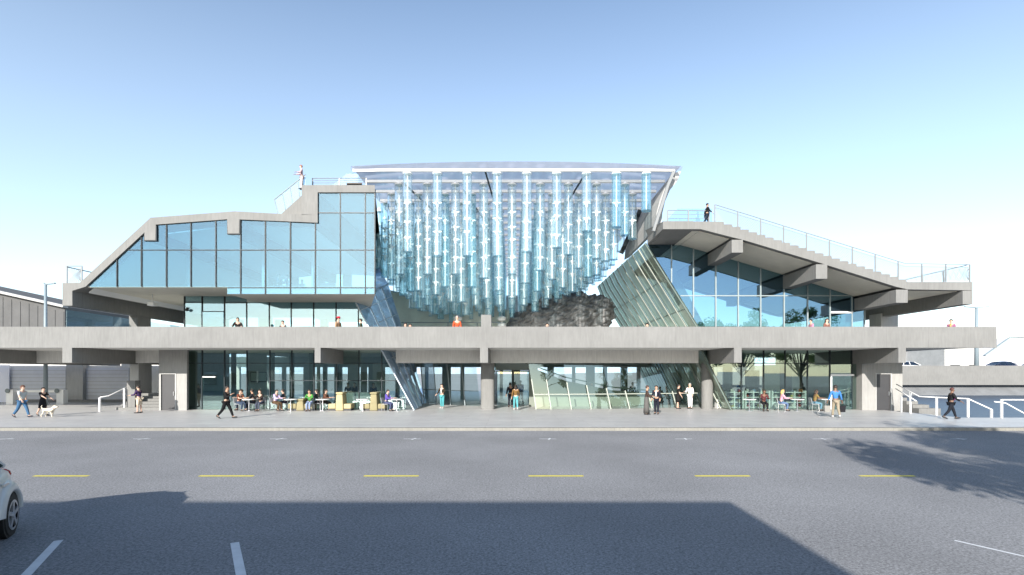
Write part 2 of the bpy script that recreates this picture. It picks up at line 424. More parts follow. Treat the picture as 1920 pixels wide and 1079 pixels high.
person('woman in dark brown top with white apron and teal trousers by the leaning glass', at(829,766), 160, (0.035,0.03,0.02), (0.08,0.33,0.36), h=1.66, skin='light', pose='stand', arms=[(15,14,70),(10,16,50)], shoes=(0.6,0.6,0.6), inner=(0.6,0.58,0.55))
person('woman in brown top and teal trousers walking into the entrance', at(967,769), 5, (0.16,0.09,0.03), (0.10,0.33,0.36), h=1.64, skin='light', pose='walk', step=14, long_hair=True, shoes=(0.6,0.6,0.6))
person('man in dark coat inside the entrance left of the woman in brown', at(957,764), 10, (0.02,0.02,0.03), (0.02,0.02,0.03), h=1.72, skin='tan', pose='stand')
person('man in bright blue jacket going in through the entrance', at(976,759), 15, (0.02,0.10,0.50), (0.03,0.03,0.06), h=1.86, skin='tan', pose='walk', step=15)
person('woman in brown top and long grey skirt talking to man in dark suit', at(1212,778), 255, (0.05,0.032,0.025), (0.10,0.095,0.09), h=1.68, skin='tan', wear='longskirt', pose='stand', arms=[(20,8,60),(15,8,40)], hair=(0.06,0.03,0.02))
person('man in dark navy suit facing the woman in long skirt', at(1231,777), 150, (0.014,0.015,0.026), (0.014,0.015,0.026), h=1.68, skin='tan', pose='stand', inner=(0.5,0.5,0.5), arms=[(10,10,30),(6,10,15)])
person('woman in black sleeveless dress and black heels facing man in white', at(1271,767), 262, (0.012,0.012,0.012), (0.012,0.012,0.012), h=1.64, skin='light', sleeves='short', wear='skirt', pose='stand', arms=[(15,6,70),(10,6,20)])
person('man in white suit standing left of the round column', at(1294,767), 140, (0.80,0.76,0.78), (0.80,0.78,0.80), h=1.72, skin='light', hair=(0.4,0.38,0.36), pose='stand', arms=[(12,12,40),(20,10,80)])
mb = person('man in blue shirt and khaki trousers walking away with a bag in each hand', at(1567,783), 345, (0.05,0.17,0.42), (0.26,0.22,0.16), skin='brown', h=1.76, pose='walk', step=14, arms=[(0,18,15),(4,18,15)], shoes=(0.5,0.5,0.5))
person('woman in black jacket and pink top walking along the white railing', at(1783,786), 250, (0.012,0.012,0.014), (0.012,0.014,0.02), skin='brown', h=1.68, pose='walk', step=22, inner=(0.6,0.07,0.30), hair=(0.07,0.02,0.015), arms=[(-8,20,20),(20,16,35)])

# seated visitors (feet y measured, seats 0.45 m)
SEATED = [
 (448,768,250,(0.16,0.05,0.03),(0.04,0.06,0.1),'light','seated man in rust brown shirt at the leftmost white table',None),
 (457,764,120,(0.06,0.14,0.13),(0.03,0.04,0.06),'tan','seated man in dark green shirt behind the rust brown shirt',None),
 (476,766,95,(0.015,0.017,0.022),(0.05,0.06,0.09),'tan','seated man in black pullover right of the leftmost table',None),
 (489,767,175,(0.03,0.022,0.02),(0.06,0.07,0.10),'light','seated woman in black top facing out with hands on her lap',None),
 (516,769,250,(0.45,0.38,0.58),(0.09,0.055,0.03),'light','seated man in lavender shirt and brown trousers',None),
 (534,764,100,(0.03,0.04,0.06),(0.03,0.03,0.05),'light','seated man in dark blue top right of the lavender shirt',None),
 (581,770,185,(0.06,0.24,0.05),(0.22,0.28,0.42),'tan','seated man in green pullover and light jeans facing out',None),
 (597,763,90,(0.02,0.03,0.03),(0.02,0.02,0.03),'light','seated woman in black behind the green pullover',None),
 (608,763,265,(0.10,0.045,0.03),(0.03,0.03,0.03),'light','seated woman in dark maroon just right of the woman in black',None),
 (724,768,255,(0.10,0.07,0.32),(0.06,0.07,0.14),'light','seated man in purple shirt right of the tan booths',None),
 (1432,771,170,(0.09,0.025,0.03),(0.012,0.012,0.014),'brown','seated man in dark red shirt and black trousers',None),
 (1464,770,258,(0.62,0.30,0.38),(0.10,0.15,0.26),'light','seated woman in pink coat and jeans with blonde hair',(0.55,0.36,0.12)),
 (1527,768,262,(0.20,0.14,0.05),(0.10,0.20,0.26),'brown','seated woman in ochre top left of the man carrying bags',None)]
SEAT_SPOTS = []
for (px, py, hd, tc_, bc_, sk, lab, hair) in SEATED:
    p = (X(px, 32.45 if py >= 767 else 33.1), 32.45 if py >= 767 else 33.1, 0)
    # the feet reach about 0.42 m in front of the hips: move the hips back from the measured feet only for people facing out
    person(lab, p, hd, tc_, bc_, skin=sk, h=1.7, pose='sit', lean=10, hair=hair or (0.03,0.02,0.015), long_hair=('woman' in lab),
           sleeves='short' if 'rust' in lab or 'ochre' in lab else 'long')
    SEAT_SPOTS.append((p, hd, lab))

# people up on the deck (behind the parapet)
DECK = 4.05
def deck(px, d): return (X(px, d), d, DECK)
def deck_h(py, d): return Z(py, d) - DECK
for (px, py, d, hd, tc_, lab, kw) in [
   (446, 597, 31.0, 200, (0.02,0.017,0.017), 'woman in black leaning at the parapet in front of the upper door', dict(arms=[(30,20,60),(34,20,60)])),
   (531, 603, 31.2, 180, (0.03,0.03,0.04), 'man in dark shirt whose head and shoulders show over the parapet', {}),
   (633, 596, 31.0, 250, (0.32,0.20,0.12), 'woman in tan top with a red cap over the parapet', dict(hat=(0.5,0.02,0.04))),
   (678, 599, 31.4, 100, (0.04,0.05,0.03), 'man in dark olive jacket beside the leaning blue glass', {}),
   (760, 609, 31.0, 200, (0.02,0.02,0.02), 'person in black whose hair barely shows over the parapet, left of a close pair', dict(pose='sit')),
   (770, 608, 31.6, 160, (0.05,0.05,0.06), 'person in grey whose head barely shows over the parapet, right of a close pair', dict(pose='sit')),
   (857, 594, 31.0, 190, (0.48,0.08,0.03), 'woman in orange red coat standing behind the parapet', dict(hair=(0.5,0.42,0.38))),
   (1026, 609, 31.2, 180, (0.03,0.03,0.03), 'person in black below the dark rock whose hair shows over the parapet', dict(pose='sit')),
   (1214, 608, 31.2, 150, (0.03,0.03,0.03), 'person in dark clothes below the green leaning glass', dict(pose='sit')),
   (1522, 600, 31.0, 90, (0.55,0.22,0.32), 'woman in pink top left in the pair behind the right parapet', {}),
   (1549, 599, 31.0, 200, (0.20,0.09,0.07), 'woman in reddish brown with long dark hair behind the right parapet', dict(long_hair=True)),
   (1784, 600, 31.0, 120, (0.32,0.12,0.22), 'person in purple and orange scarf at the far right parapet', dict(inner=(0.7,0.3,0.1)))]:
    person(lab, deck(px, d), hd, tc_, (0.05,0.05,0.07), h=1.72 if 'pose' in kw else deck_h(py, d)+0.03, **kw)
    if 'pose' in kw: SEAT_SPOTS.append((deck(px, d), hd, lab))
# roof people
person('person in pale pink clothes standing at the top of the left roof stair', (X(566,30.3), 30.3, Z(347.5,DF)-0.02), 120, (0.50,0.36,0.38), (0.55,0.48,0.48), h=1.46, pose='stand', arms=[(20,12,60),(20,12,60)], hair=(0.3,0.15,0.12))
person('person in black walking on the right roof platform beside the railing', (X(1325,30.6), 30.6, Z(416,DF)), 265, (0.012,0.012,0.014), (0.014,0.02,0.035), h=1.42, skin='tan', pose='walk', step=20)
# upper floor guests behind glass
UF = Z(537.5, DF) + 0.02
for (px, d, hd, lab) in [(522, 33, 260, 'seated guest in grey left of the pair behind upper left glass'), (539, 33.2, 100, 'seated guest in blue right of the pair behind upper left glass'),
                   (567, 35, 180, 'seated guest in white alone behind upper left glass')]:
    person(lab, (X(px,d), d, UF), hd, (0.16,0.2,0.26) if 'grey' in lab else ((0.05,0.09,0.2) if 'blue' in lab else (0.6,0.6,0.6)), (0.1,0.12,0.18), h=1.7, pose='sit')
    SEAT_SPOTS.append(((X(px,d), d, UF), hd, lab))
# staff inside ground floor
for (px, d, hd, tc_, lab) in [(653, 37.5, 180, (0.02,0.02,0.03), 'guest in black standing inside behind the tan booths, left of three'), (666, 38.5, 150, (0.06,0.06,0.08), 'guest in dark grey standing inside behind the tan booths, middle of three'),
                         (700, 37.0, 200, (0.05,0.06,0.12), 'guest in dark blue standing inside behind the tan booths, right of three'), (1186, 38.5, 180, (0.03,0.04,0.09), 'guest in dark blue behind the low glass wall right of the entrance'),
                         (1110, 39.5, 150, (0.03,0.06,0.07), 'guest in dark teal behind the low glass wall right of the entrance'), (1348, 37.0, 170, (0.05,0.07,0.1), 'clerk in dark shirt behind the white shelves')]:
    person(lab, (X(px,d), d, 0), hd, tc_, (0.02,0.02,0.03), h=1.7, pose='stand')

# dog
def dog(loc, hd):
    V = []; E = []; Rr = []; ix = {}
    def j(n, p, r, par=None):
        ix[n] = len(V); V.append(Vector(p)); Rr.append(r)
        if par: E.append((ix[par], ix[n]))
    j('mid',(0,0,0.40),0.10); j('chest',(0,0.2,0.40),0.125,'mid'); j('rump',(0,-0.2,0.41),0.10,'mid')
    j('neck',(0,0.32,0.50),0.075,'chest'); j('head',(0,0.40,0.60),0.08,'neck'); j('muz',(0,0.51,0.57),0.042,'head'); j('nose',(0,0.56,0.565),0.03,'muz')
    j('tail1',(0,-0.31,0.46),0.03,'rump'); j('tail2',(0,-0.38,0.58),0.022,'tail1'); j('tail3',(0,-0.33,0.66),0.012,'tail2')
    for s in (-1,1):
        n = 'LR'[s > 0]; st = 0.05*s
        j('sh'+n,(s*0.075,0.22,0.33),0.05,'chest'); j('fk'+n,(s*0.075,0.22+st,0.17),0.03,'sh'+n); j('fp'+n,(s*0.075,0.24+st*1.4,0.03),0.03,'fk'+n)
        j('hp'+n,(s*0.075,-0.2,0.34),0.06,'rump'); j('kn'+n,(s*0.08,-0.13-st,0.24),0.04,'hp'+n); j('hk'+n,(s*0.08,-0.26-st,0.13),0.024,'kn'+n); j('pw'+n,(s*0.08,-0.23-st,0.03),0.028,'hk'+n)
        j('ear'+n,(s*0.06,0.39,0.66),0.026,'head'); j('et'+n,(s*0.085,0.39,0.61),0.016,'ear'+n)
    root = thing('dog', 'fluffy white dog on a lead beside the woman in black', 'dog', loc, R(hd))
    me = skin_mesh(V, E, Rr, 0, 2)
    link_mesh('body', me, [principled('dog fur', (0.62,0.56,0.45), 0.9, noise_amt=0.2, noise_scale=14, bump=0.6, bump_scale=45)], root)
    b = MB(); b.ball((0,0.585,0.575), 0.018,0.015,0.015, 8)
    for s in (-1,1): b.ball((s*0.045,0.465,0.625), 0.011,0.011,0.011, 8)
    b.build('face', DARK, root, smooth=True)
    MB().lathe([(0.082,-0.015),(0.088,0.015)], 14, 0, (0,0.335,0.51)).build('collar', principled('collar', (0.4,0.03,0.03), 0.5), root)
    return root
dp = at(90,783); dg_ = dog(dp, 268)
hr = Matrix.Rotation(w2.rotation_euler.z, 3, 'Z') @ Vector(w2['hand_r']) + w2.location
nk = Matrix.Rotation(R(268), 3, 'Z') @ Vector((0,0.3,0.55)) + Vector(dp)
tag(MB().tube([hr, hr.lerp(nk,0.5)-Vector((0,0,0.12)), nk], 0.008, 6).build('dog_lead', DARK), 'thin dark lead from the woman in black to the white dog', 'dog lead')
# bags of the man in blue
for s, lab, col in ((-1,'grey tote bag hanging from left hand of man in blue shirt',(0.25,0.24,0.22)), (1,'black bag hanging from right hand of man in blue shirt',(0.015,0.015,0.018))):
    hv = Vector(mb['hand_r']); hv = Matrix.Rotation(mb.rotation_euler.z,3,'Z') @ Vector((s*abs(hv.x), hv.y, hv.z)) + mb.location
    b = thing('bag', lab, 'bag', (hv.x, hv.y, hv.z-0.52))
    MB().prism([(-0.13,0),(0.13,0),(0.16,0.34),(-0.16,0.34)], -0.06, 0.06).build('bag_body', cloth(col), b)
    MB().tube([(-0.09,0,0.33),(-0.07,0,0.48),(0,0,0.54),(0.07,0,0.48),(0.09,0,0.33)], 0.009, 6).build('bag_handle', DARK, b)

# ------------------------------------------------------------------ ground, plaza, road, water
def ground_mats():
    # asphalt
    m = principled('asphalt', (0.17,0.172,0.18), 0.9, spec=0.1)
    nt = m.node_tree; N = nt.nodes; L = nt.links; b = N['Principled BSDF']
    tc = N.new('ShaderNodeTexCoord')
    g1 = N.new('ShaderNodeTexNoise'); g1.inputs['Scale'].default_value = 26; g1.inputs['Detail'].default_value = 3; g1.inputs['Roughness'].default_value = 0.8
    g2 = N.new('ShaderNodeTexNoise'); g2.inputs['Scale'].default_value = 0.22; g2.inputs['Detail'].default_value = 6
    g3 = N.new('ShaderNodeTexVoronoi'); g3.inputs['Scale'].default_value = 52
    for g in (g1,g2,g3): L.new(tc.outputs['Object'], g.inputs['Vector'])
    r1 = N.new('ShaderNodeMapRange'); r1.inputs['From Min'].default_value = 0.3; r1.inputs['From Max'].default_value = 0.7; r1.inputs['To Min'].default_value = 0.5; r1.inputs['To Max'].default_value = 1.55
    r2 = N.new('ShaderNodeMapRange'); r2.inputs['From Min'].default_value = 0.3; r2.inputs['From Max'].default_value = 0.7; r2.inputs['To Min'].default_value = 0.85; r2.inputs['To Max'].default_value = 1.14
    r3 = N.new('ShaderNodeMapRange'); r3.inputs['From Min'].default_value = 0.0; r3.inputs['From Max'].default_value = 0.45; r3.inputs['To Min'].default_value = 1.16; r3.inputs['To Max'].default_value = 0.9
    L.new(g1.outputs['Fac'], r1.inputs['Value']); L.new(g2.outputs['Fac'], r2.inputs['Value']); L.new(g3.outputs['Distance'], r3.inputs['Value'])
    a = N.new('ShaderNodeMath'); a.operation = 'MULTIPLY'; L.new(r1.outputs[0], a.inputs[0]); L.new(r2.outputs[0], a.inputs[1])
    a2 = N.new('ShaderNodeMath'); a2.operation = 'MULTIPLY'; L.new(a.outputs[0], a2.inputs[0]); L.new(r3.outputs[0], a2.inputs[1])
    vm = N.new('ShaderNodeVectorMath'); vm.operation = 'SCALE'; vm.inputs[0].default_value = (0.252,0.252,0.256); L.new(a2.outputs[0], vm.inputs['Scale'])
    L.new(vm.outputs[0], b.inputs['Base Color'])
    bp = N.new('ShaderNodeBump'); bp.inputs['Strength'].default_value = 0.35; bp.inputs['Distance'].default_value = 0.01
    L.new(g1.outputs['Fac'], bp.inputs['Height']); L.new(bp.outputs[0], b.inputs['Normal'])
    # paving
    p = principled('plaza paving', (0.46,0.452,0.435), 0.42, spec=0.45, noise_amt=0.09, noise_scale=0.6)
    nt = p.node_tree; N = nt.nodes; L = nt.links; b = N['Principled BSDF']; src = b.inputs['Base Color'].links[0].from_socket
    tc = N.new('ShaderNodeTexCoord'); br = N.new('ShaderNodeTexBrick'); br.inputs['Scale'].default_value = 1.0
    br.inputs['Mortar Size'].default_value = 0.012; br.inputs['Brick Width'].default_value = 2.4; br.inputs['Row Height'].default_value = 0.8
    br.inputs['Color1'].default_value = (1,1,1,1); br.inputs['Color2'].default_value = (0.9,0.905,0.92,1); br.inputs['Mortar'].default_value = (0.72,0.72,0.72,1)
    n4 = N.new('ShaderNodeTexNoise'); n4.inputs['Scale'].default_value = 2.2; n4.inputs['Detail'].default_value = 7
    L.new(tc.outputs['Object'], br.inputs['Vector']); L.new(tc.outputs['Object'], n4.inputs['Vector'])
    mx = N.new('ShaderNodeMix'); mx.data_type = 'RGBA'; mx.blend_type = 'MULTIPLY'; mx.inputs['Factor'].default_value = 1
    L.new(src, mx.inputs['A']); L.new(br.outputs['Color'], mx.inputs['B']); L.new(mx.outputs['Result'], b.inputs['Base Color'])
    rr = N.new('ShaderNodeMapRange'); rr.inputs['To Min'].default_value = 0.28; rr.inputs['To Max'].default_value = 0.62
    L.new(n4.outputs['Fac'], rr.inputs['Value']); L.new(rr.outputs[0], b.inputs['Roughness'])
    # water
    w = principled('harbour water', (0.05,0.075,0.11), 0.4, spec=0.2)
    nt = w.node_tree; N = nt.nodes; L = nt.links; b = N['Principled BSDF']; tc = N.new('ShaderNodeTexCoord')
    mp = N.new('ShaderNodeMapping'); mp.inputs['Scale'].default_value = (0.5,1.6,1); nz = N.new('ShaderNodeTexNoise'); nz.inputs['Scale'].default_value = 1.2; nz.inputs['Detail'].default_value = 6
    bp = N.new('ShaderNodeBump'); bp.inputs['Strength'].default_value = 0.7; bp.inputs['Distance'].default_value = 0.2
    L.new(tc.outputs['Object'], mp.inputs[0]); L.new(mp.outputs[0], nz.inputs['Vector']); L.new(nz.outputs['Fac'], bp.inputs['Height']); L.new(bp.outputs[0], b.inputs['Normal'])
    return m, p, w
ASPH, PAVE, WATER = ground_mats()
KERBM = concrete_mat('kerb stone', (0.24,0.232,0.205), 0.14)
RZ = -0.12
def st(name, mb, mat): return tag(mb.build(name, mat), kind='structure')
KD = ground_d(803)            # kerb line
st('ground', MB().poly([(-3000,-3000,-1.2),(3000,-3000,-1.2),(3000,3000,-1.2),(-3000,3000,-1.2)]), principled('far ground', (0.30,0.31,0.31), 0.9, noise_amt=0.1, noise_scale=0.02))
st('road', MB().box(-90,90,-40,KD,-0.6,RZ), ASPH)
st('kerb', MB().box(-90,90,KD,KD+0.30,-0.5,0.004), KERBM)
EDGE = ground_d(783.5)        # plaza edge along the right water
st('plaza', MB().slab([(-90,KD+0.3),(90,KD+0.3),(90,EDGE),(24.2,EDGE),(24.2,49),(24.2,70),(-90,70)], -0.8, 0.0), PAVE)
st('water', MB().poly([(24.2,EDGE,-0.45),(90,EDGE,-0.45),(90,75,-0.45),(24.2,75,-0.45)]), WATER)

YEL = principled('yellow road paint', (0.74,0.63,0.03), 0.7, noise_amt=0.15, noise_scale=6)
WPAINT = principled('white road paint', (0.62,0.63,0.64), 0.7, noise_amt=0.12, noise_scale=5)
lm = MB(); dd = ground_d(893, RZ); w = 0.055
for x0 in (-246,63,373,682,991,1303,1612,1922,2232):
    lm.poly([(X(x0,dd),dd-w,RZ+0.004),(X(x0+103,dd),dd-w,RZ+0.004),(X(x0+103,dd),dd+w,RZ+0.004),(X(x0,dd),dd+w,RZ+0.004)])
st('lane_marking', lm, YEL)
pm_ = MB()
def stripe(a, b, w, z=RZ+0.004):
    a, b = Vector((*a, z)), Vector((*b, z)); t = (b-a).normalized(); n = Vector((-t.y, t.x, 0))*w/2
    pm_.poly([a-n, b-n, b+n, a+n])
def groundpt(px, py): d = ground_d(py, RZ); return (X(px,d), d)
for (a, b) in (((110,1014),(48,1080)), ((440,1018),(452,1079)), ((1790,1014),(1925,1045))):
    p, q = Vector(groundpt(*a)), Vector(groundpt(*b)); q = p + (q-p).normalized()*4.6
    stripe(p, q, 0.115 if a[0] < 1000 else 0.055)
td = ground_d(823.5, RZ)
for px in (10,266,522,773,1027,1282,1540,1797):
    x = X(px, td); stripe((x-0.33,td),(x+0.33,td),0.075); stripe((x+0.02,td-0.25),(x+0.10,td+0.2),0.075, RZ+0.008)
st('parking_marking', pm_, WPAINT)

# ------------------------------------------------------------------ the pavilion
B = thing('pavilion_building', 'pale concrete and glass pavilion with long deck, glass facades and rooftop stairs', 'building', (0, DF, 0), world=True)
def P(name, mb, mat, parent=None, smooth=False):
    return mb.build(name, mat, parent if parent is not None else B, smooth)
def U(pts): return [(X(px,DF), Z(py,DF)) for px, py in pts]

# deck
DX1 = X(1869, DF)
P('deck_slab', MB().slab([(-48,DF+0.26),(X(1845,DF),DF+0.26),(X(1845,DF),50),(-21,50),(-21,40.2),(-48,40.2)], Z(652,DF)+0.02, DECK), CONC_LIFT)
dpar = P('deck_parapet', MB().box(-48, DX1, DF, DF+0.25, Z(652.5,DF), Z(613,DF)), CONC)
P('deck_post', MB().box(X(902,DF), X(921,DF), DF+0.02, DF+0.5, Z(613,DF)-0.1, Z(590.5,DF)), CONC)
ZB = Z(680.5, DF)
for a, b in ((-100,-82),(117,135),(590,601),(900,915),(1376.5,1390.5),(1684.5,1698.5)):
    y1 = DG-0.02 if a == 590 else 42
    P('deck_beam', MB().box(X(a,DF), X(b,DF), DF-0.003, y1, ZB, Z(652.5,DF)+0.03), CONC)
P('spandrel_beam', MB().box(-48, X(300,DW), 34.6, 35.1, Z(681,34.6), 3.93), CONC_LIFT)
P('spandrel_beam', MB().box(-7.6, 12.2, 33.5, 33.95, Z(681,33.5), 3.92), CONC_LIFT)
def rounded(cx, cy, r, sq):
    pts = []
    for k in range(32):
        a = 2*math.pi*k/32; c, s = math.cos(a), math.sin(a)
        e = sq; x = math.copysign(abs(c)**e, c); y = math.copysign(abs(s)**e, s); pts.append((cx+r*x, cy+r*y))
    return pts
P('column', MB().slab(rounded(X(914.5,34.4), 34.4, 0.46, 0.55), -0.05, ZB+0.06), CONC, smooth=False)
cm = MB().lathe([(0.375,-0.05),(0.375,3.06)], 28, 0, (X(1326,34.4),34.4,0)); P('column', cm, CONC, smooth=False)
P('column', MB().box(X(242,34.8), X(258,34.8)-0.01, 34.8, 36.1, DECK, Z(573,DF)+0.05), CONC)
P('column', MB().box(X(1652,36), X(1652,36)+1.2, 36, 37.2, DECK, 6.6), CONC_B)
P('column', MB().box(-26,-25.4, 34.82,36.1, 0, 3.95), CONC_B)

# door walls flush under the deck
for (a, b, da, db, y1) in ((300,352,303.5,331,41), (1614.5,1690,1640.5,1668,44)):
    wl = MB(); xa, xb, xc, xd = X(a,DW), X(b,DW), X(da,DW), X(db,DW); zt = Z(701.5,DW)
    wl.box(xa, xc, DW-0.1, DW+0.1, -0.05, 3.92); wl.box(xd, xb, DW-0.1, DW+0.1, -0.05, 3.92); wl.box(xc, xd, DW-0.1, DW+0.1, zt, 3.92)
    wl.box(xa, xa+0.2, DW+0.1, y1, -0.05, 3.92)
    if a > 1000: wl.box(xb-0.2, xb, DW+0.1, y1, -0.05, 3.92)
    P('wall', wl, CONC_W)
    dr = P('door', MB().box(xc+0.02, xd-0.02, DW-0.05, DW+0.03, 0.01, zt-0.02), DOORG)
    MB().box(xd-0.14, xd-0.10, DW-0.12, DW-0.05, 0.95, 1.2).build('handle', ALU, dr)
    fr = MB(); fr.box(xc-0.05,xc+0.02,DW-0.13,DW-0.1,0,zt+0.05); fr.box(xd-0.02,xd+0.05,DW-0.13,DW-0.1,0,zt+0.05); fr.box(xc+0.02,xd-0.02,DW-0.13,DW-0.1,zt-0.02,zt+0.05)
    fr.build('door_frame', CONC_B, dr)

# ---- clipping helper for window bays in the XZ plane
def clip(poly, a, b):      # keep what lies to the right of the line a->b seen with x right, z up
    out = []; ax, az = a; bx, bz = b
    def sd(p): return (bx-ax)*(p[1]-az) - (bz-az)*(p[0]-ax)
    for i in range(len(poly)):
        p, q = poly[i], poly[(i+1) % len(poly)]; sp, sq = sd(p), sd(q)
        if sp <= 0: out.append(p)
        if (sp < 0 < sq) or (sq < 0 < sp):
            t = sp/(sp-sq); out.append((p[0]+t*(q[0]-p[0]), p[1]+t*(q[1]-p[1])))
    return out
def clip_keep(poly, a, b, pt):
    sd = (b[0]-a[0])*(pt[1]-a[1]) - (b[1]-a[1])*(pt[0]-a[0])
    return clip(poly, a, b) if sd <= 0 else clip(poly, b, a)
def bay(poly, d, glassmat, framemat, transoms=(), mull_w=0.055, left=True, right=False, name='window', parent=None, depth=0.09, door=False):
    if len(poly) < 3: return
    ta, tb_ = random.uniform(-0.007,0.007), random.uniform(-0.007,0.007); pm0 = MB().prism(poly, d, d+0.02); xc_, zc_ = poly[0]
    pm0.v = [(x, y+(x-xc_)*ta*0.5+(z-zc_)*tb_*0.5, z) for x, y, z in pm0.v]     # each pane sits a touch out of true
    pane = P(name, pm0, glassmat, parent)
    xs = [p[0] for p in poly]; zs = [p[1] for p in poly]; x0, x1, z0, z1 = min(xs), max(xs), min(zs), max(zs)
    def span_at_x(x):
        ys = []
        for i in range(len(poly)):
            p, q = poly[i], poly[(i+1) % len(poly)]
            if abs(p[0]-q[0]) < 1e-6:
                if abs(p[0]-x) < 1e-4: ys += [p[1], q[1]]
            elif min(p[0],q[0])-1e-6 <= x <= max(p[0],q[0])+1e-6: ys.append(p[1]+(x-p[0])/(q[0]-p[0])*(q[1]-p[1]))
        return (min(ys), max(ys)) if ys else None
    def span_at_z(z):
        ys = []
        for i in range(len(poly)):
            p, q = poly[i], poly[(i+1) % len(poly)]
            if abs(p[1]-q[1]) < 1e-6: continue
            if min(p[1],q[1]) <= z <= max(p[1],q[1]): ys.append(p[0]+(z-p[1])/(q[1]-p[1])*(q[0]-p[0]))
        return (min(ys), max(ys)) if len(ys) > 1 else None
    fr = MB()
    for on, x in ((left, x0), (right, x1)):
        s = span_at_x(x)
        if on and s and s[1]-s[0] > 0.1: fr.box(x-mull_w/2, x+mull_w/2, d-0.045, d+depth, s[0], s[1])
    for z in transoms:
        s = span_at_z(z)
        if s and s[1]-s[0] > 0.1: fr.box(s[0]+mull_w/2, s[1]-mull_w/2, d-0.03, d+depth-0.02, z-mull_w*0.45, z+mull_w*0.45)
    if fr.v: fr.build('window_frame', framemat, pane)
    return pane

# ---- upper left volume: folded roof frame, run back in depth
outer = [(117,531),(149.5,530.5),(282,408.5),(440,396.5),(512,400.5),(565.5,402.5),(565.5,348),(703,347)]
left_poly = U([(117,531),(149.5,530.5),(282,408.5),(440,396.5),(512,400.5),(595.5,403.3),(595.5,418),(449,411.8),(448,438),(427,438),(426,411.5),(292,421.5),(291.5,450.5),(271,450.5),(271,436),(160,538),(135.5,545.5),(135.5,573.5),(117,573.5)])
P('roof', MB().prism(left_poly, DF, 46), CONC)
RX0, RX1, RXB = X(565.5,DF), X(703,DF), X(690,44)-0.2
P('roof', MB().slab([(RX0,DF),(RX1,DF),(RXB,44),(RX0,44)], Z(361,DF), Z(347.5,DF)), CONC)
P('roof_upstand', MB().box(RX0, X(595.5,DF), DF, 44, Z(403.3,DF)+0.004, Z(361,DF)), CONC)
# upper floor slab and soffits
zs1, zs2 = Z(537.5,DF), Z(551,DF)
SXB = X(690,46)-0.2
P('floor_slab', MB().box(X(150,DF), X(424,DF), DF+0.16, 46, zs1-0.02, zs1+0.02), SOFF)
P('floor_slab', MB().slab([(X(424,DF),DF+0.16),(X(702,DF),DF+0.16),(SXB,46),(X(424,DF),46)], zs2, zs1+0.02), SOFF)
P('floor_slab', MB().box(X(135.5,DF)+0.02, X(150,DF), DF+0.3, 46, Z(541,DF), zs1+0.02), SOFF)
P('slab_edge', MB().box(X(424,DF)+0.02, X(702,DF), DF+0.14, DF+0.155, zs2+0.01, zs1-0.01), OFFW)
roofline = U([(150,534),(276,424),(440,404),(512,407),(580,411),(580,355),(703,354)])
def top_at(x):
    for (a, b) in zip(roofline[:-1], roofline[1:]):
        if a[0] <= x <= b[0] and b[0] > a[0]: return a[1]+(x-a[0])/(b[0]-a[0])*(b[1]-a[1])
mx = [165,217,263,310,356,403,449.5,496,543,590,637,684,702]
for i in range(len(mx)-1):
    xa, xb = X(mx[i],DF), X(mx[i+1],DF); zb = zs1 if mx[i+1] <= 424 else zs2
    if mx[i] == 590:
        poly = [(xa,zb),(xb,zb),(xb,Z(354,DF)),(xa,Z(354,DF))]
    elif mx[i] < 424 < mx[i+1]:
        xm = X(424,DF); poly = [(xa,zs1),(xm,zs1),(xm,zs2),(xb,zs2),(xb,top_at(xb)),(X(440,DF),top_at(X(440,DF))),(xa,top_at(xa))]
    else:
        mids = [p for p in roofline if xa < p[0] < xb and mx[i] < 540]
        poly = [(xa,zb),(xb,zb),(xb,top_at(xb-1e-3) if mx[i] != 543 else Z(411,DF))] + mids[::-1] + [(xa,top_at(xa+1e-3))]
    bay(poly, DF+0.11, GL_UP, MULL, [Z(468.5,DF), Z(398.5,DF) if mx[i] >= 590 else 0] + ([Z(539.3,DF)] if mx[i+1] > 424 else []), left=(i > 0), right=(i == len(mx)-2))
# dark reveal round the two down-stand beams
for a, b, yb, yt in ((271,291.5,450.5,432),(427,448,438,412)):
    r_ = MB(); xa, xb, zb = X(a,DF), X(b,DF), Z(yb,DF)
    r_.box(xa-0.05,xa,DF+0.02,DF+0.1,zb,Z(yt+6 if a < 300 else yt,DF)); r_.box(xb,xb+0.05,DF+0.02,DF+0.1,zb,Z(yt-8 if a < 300 else yt,DF)); r_.box(xa-0.05,xb+0.05,DF+0.02,DF+0.1,zb-0.05,zb)
    P('beam_reveal', r_, MULL)
# upper interior: back wall with openings, partitions, columns
iw = MB()
x0, x1 = X(170,DF), -12.9
def top_in(x):
    t = top_at(max(min(x, X(700,DF)), X(152,DF))); return (t or 11.5)-0.15
edges = [x0+k*2.35 for k in range(8)]
for k, x in enumerate(edges):
    if x+0.7 > x1: break
    iw.box(x, x+0.75, 45.2, 45.5, zs1, min(top_in(x), top_in(x+0.75)))
P('interior_wall', iw, OFFW)
for m_ in (MB().prism([(X(318,38),zs1+.02),(X(352,38),zs1+.02),(X(338,38),zs1+1.9),(X(318,38),zs1+2.2)], 38, 38.2),
           MB().prism([(X(518,40),zs1+.02),(X(560,40),zs1+.02),(X(541,40),zs1+1.7),(X(518,40),zs1+2.1)], 40, 40.15),
           MB().box(X(378,39), X(402,39), 39, 39.2, zs1+.02, zs1+3.0), MB().box(X(600,41), X(628,41), 41, 41.2, zs1+.02, zs1+2.2),
           MB().box(X(232,36), X(258,36), 36, 36.2, zs1+.02, zs1+1.0)):
    P('interior_panel', m_, WHITE)
for (pa, pb) in zip(roofline[:4], roofline[1:5]):
    P('ceiling_panel', MB().prism([(pa[0]+0.02,pa[1]-0.34),(pb[0]-0.02,pb[1]-0.34),(pb[0]-0.02,pb[1]-0.40),(pa[0]+0.02,pa[1]-0.40)], DF+0.6, 45), WHITE)
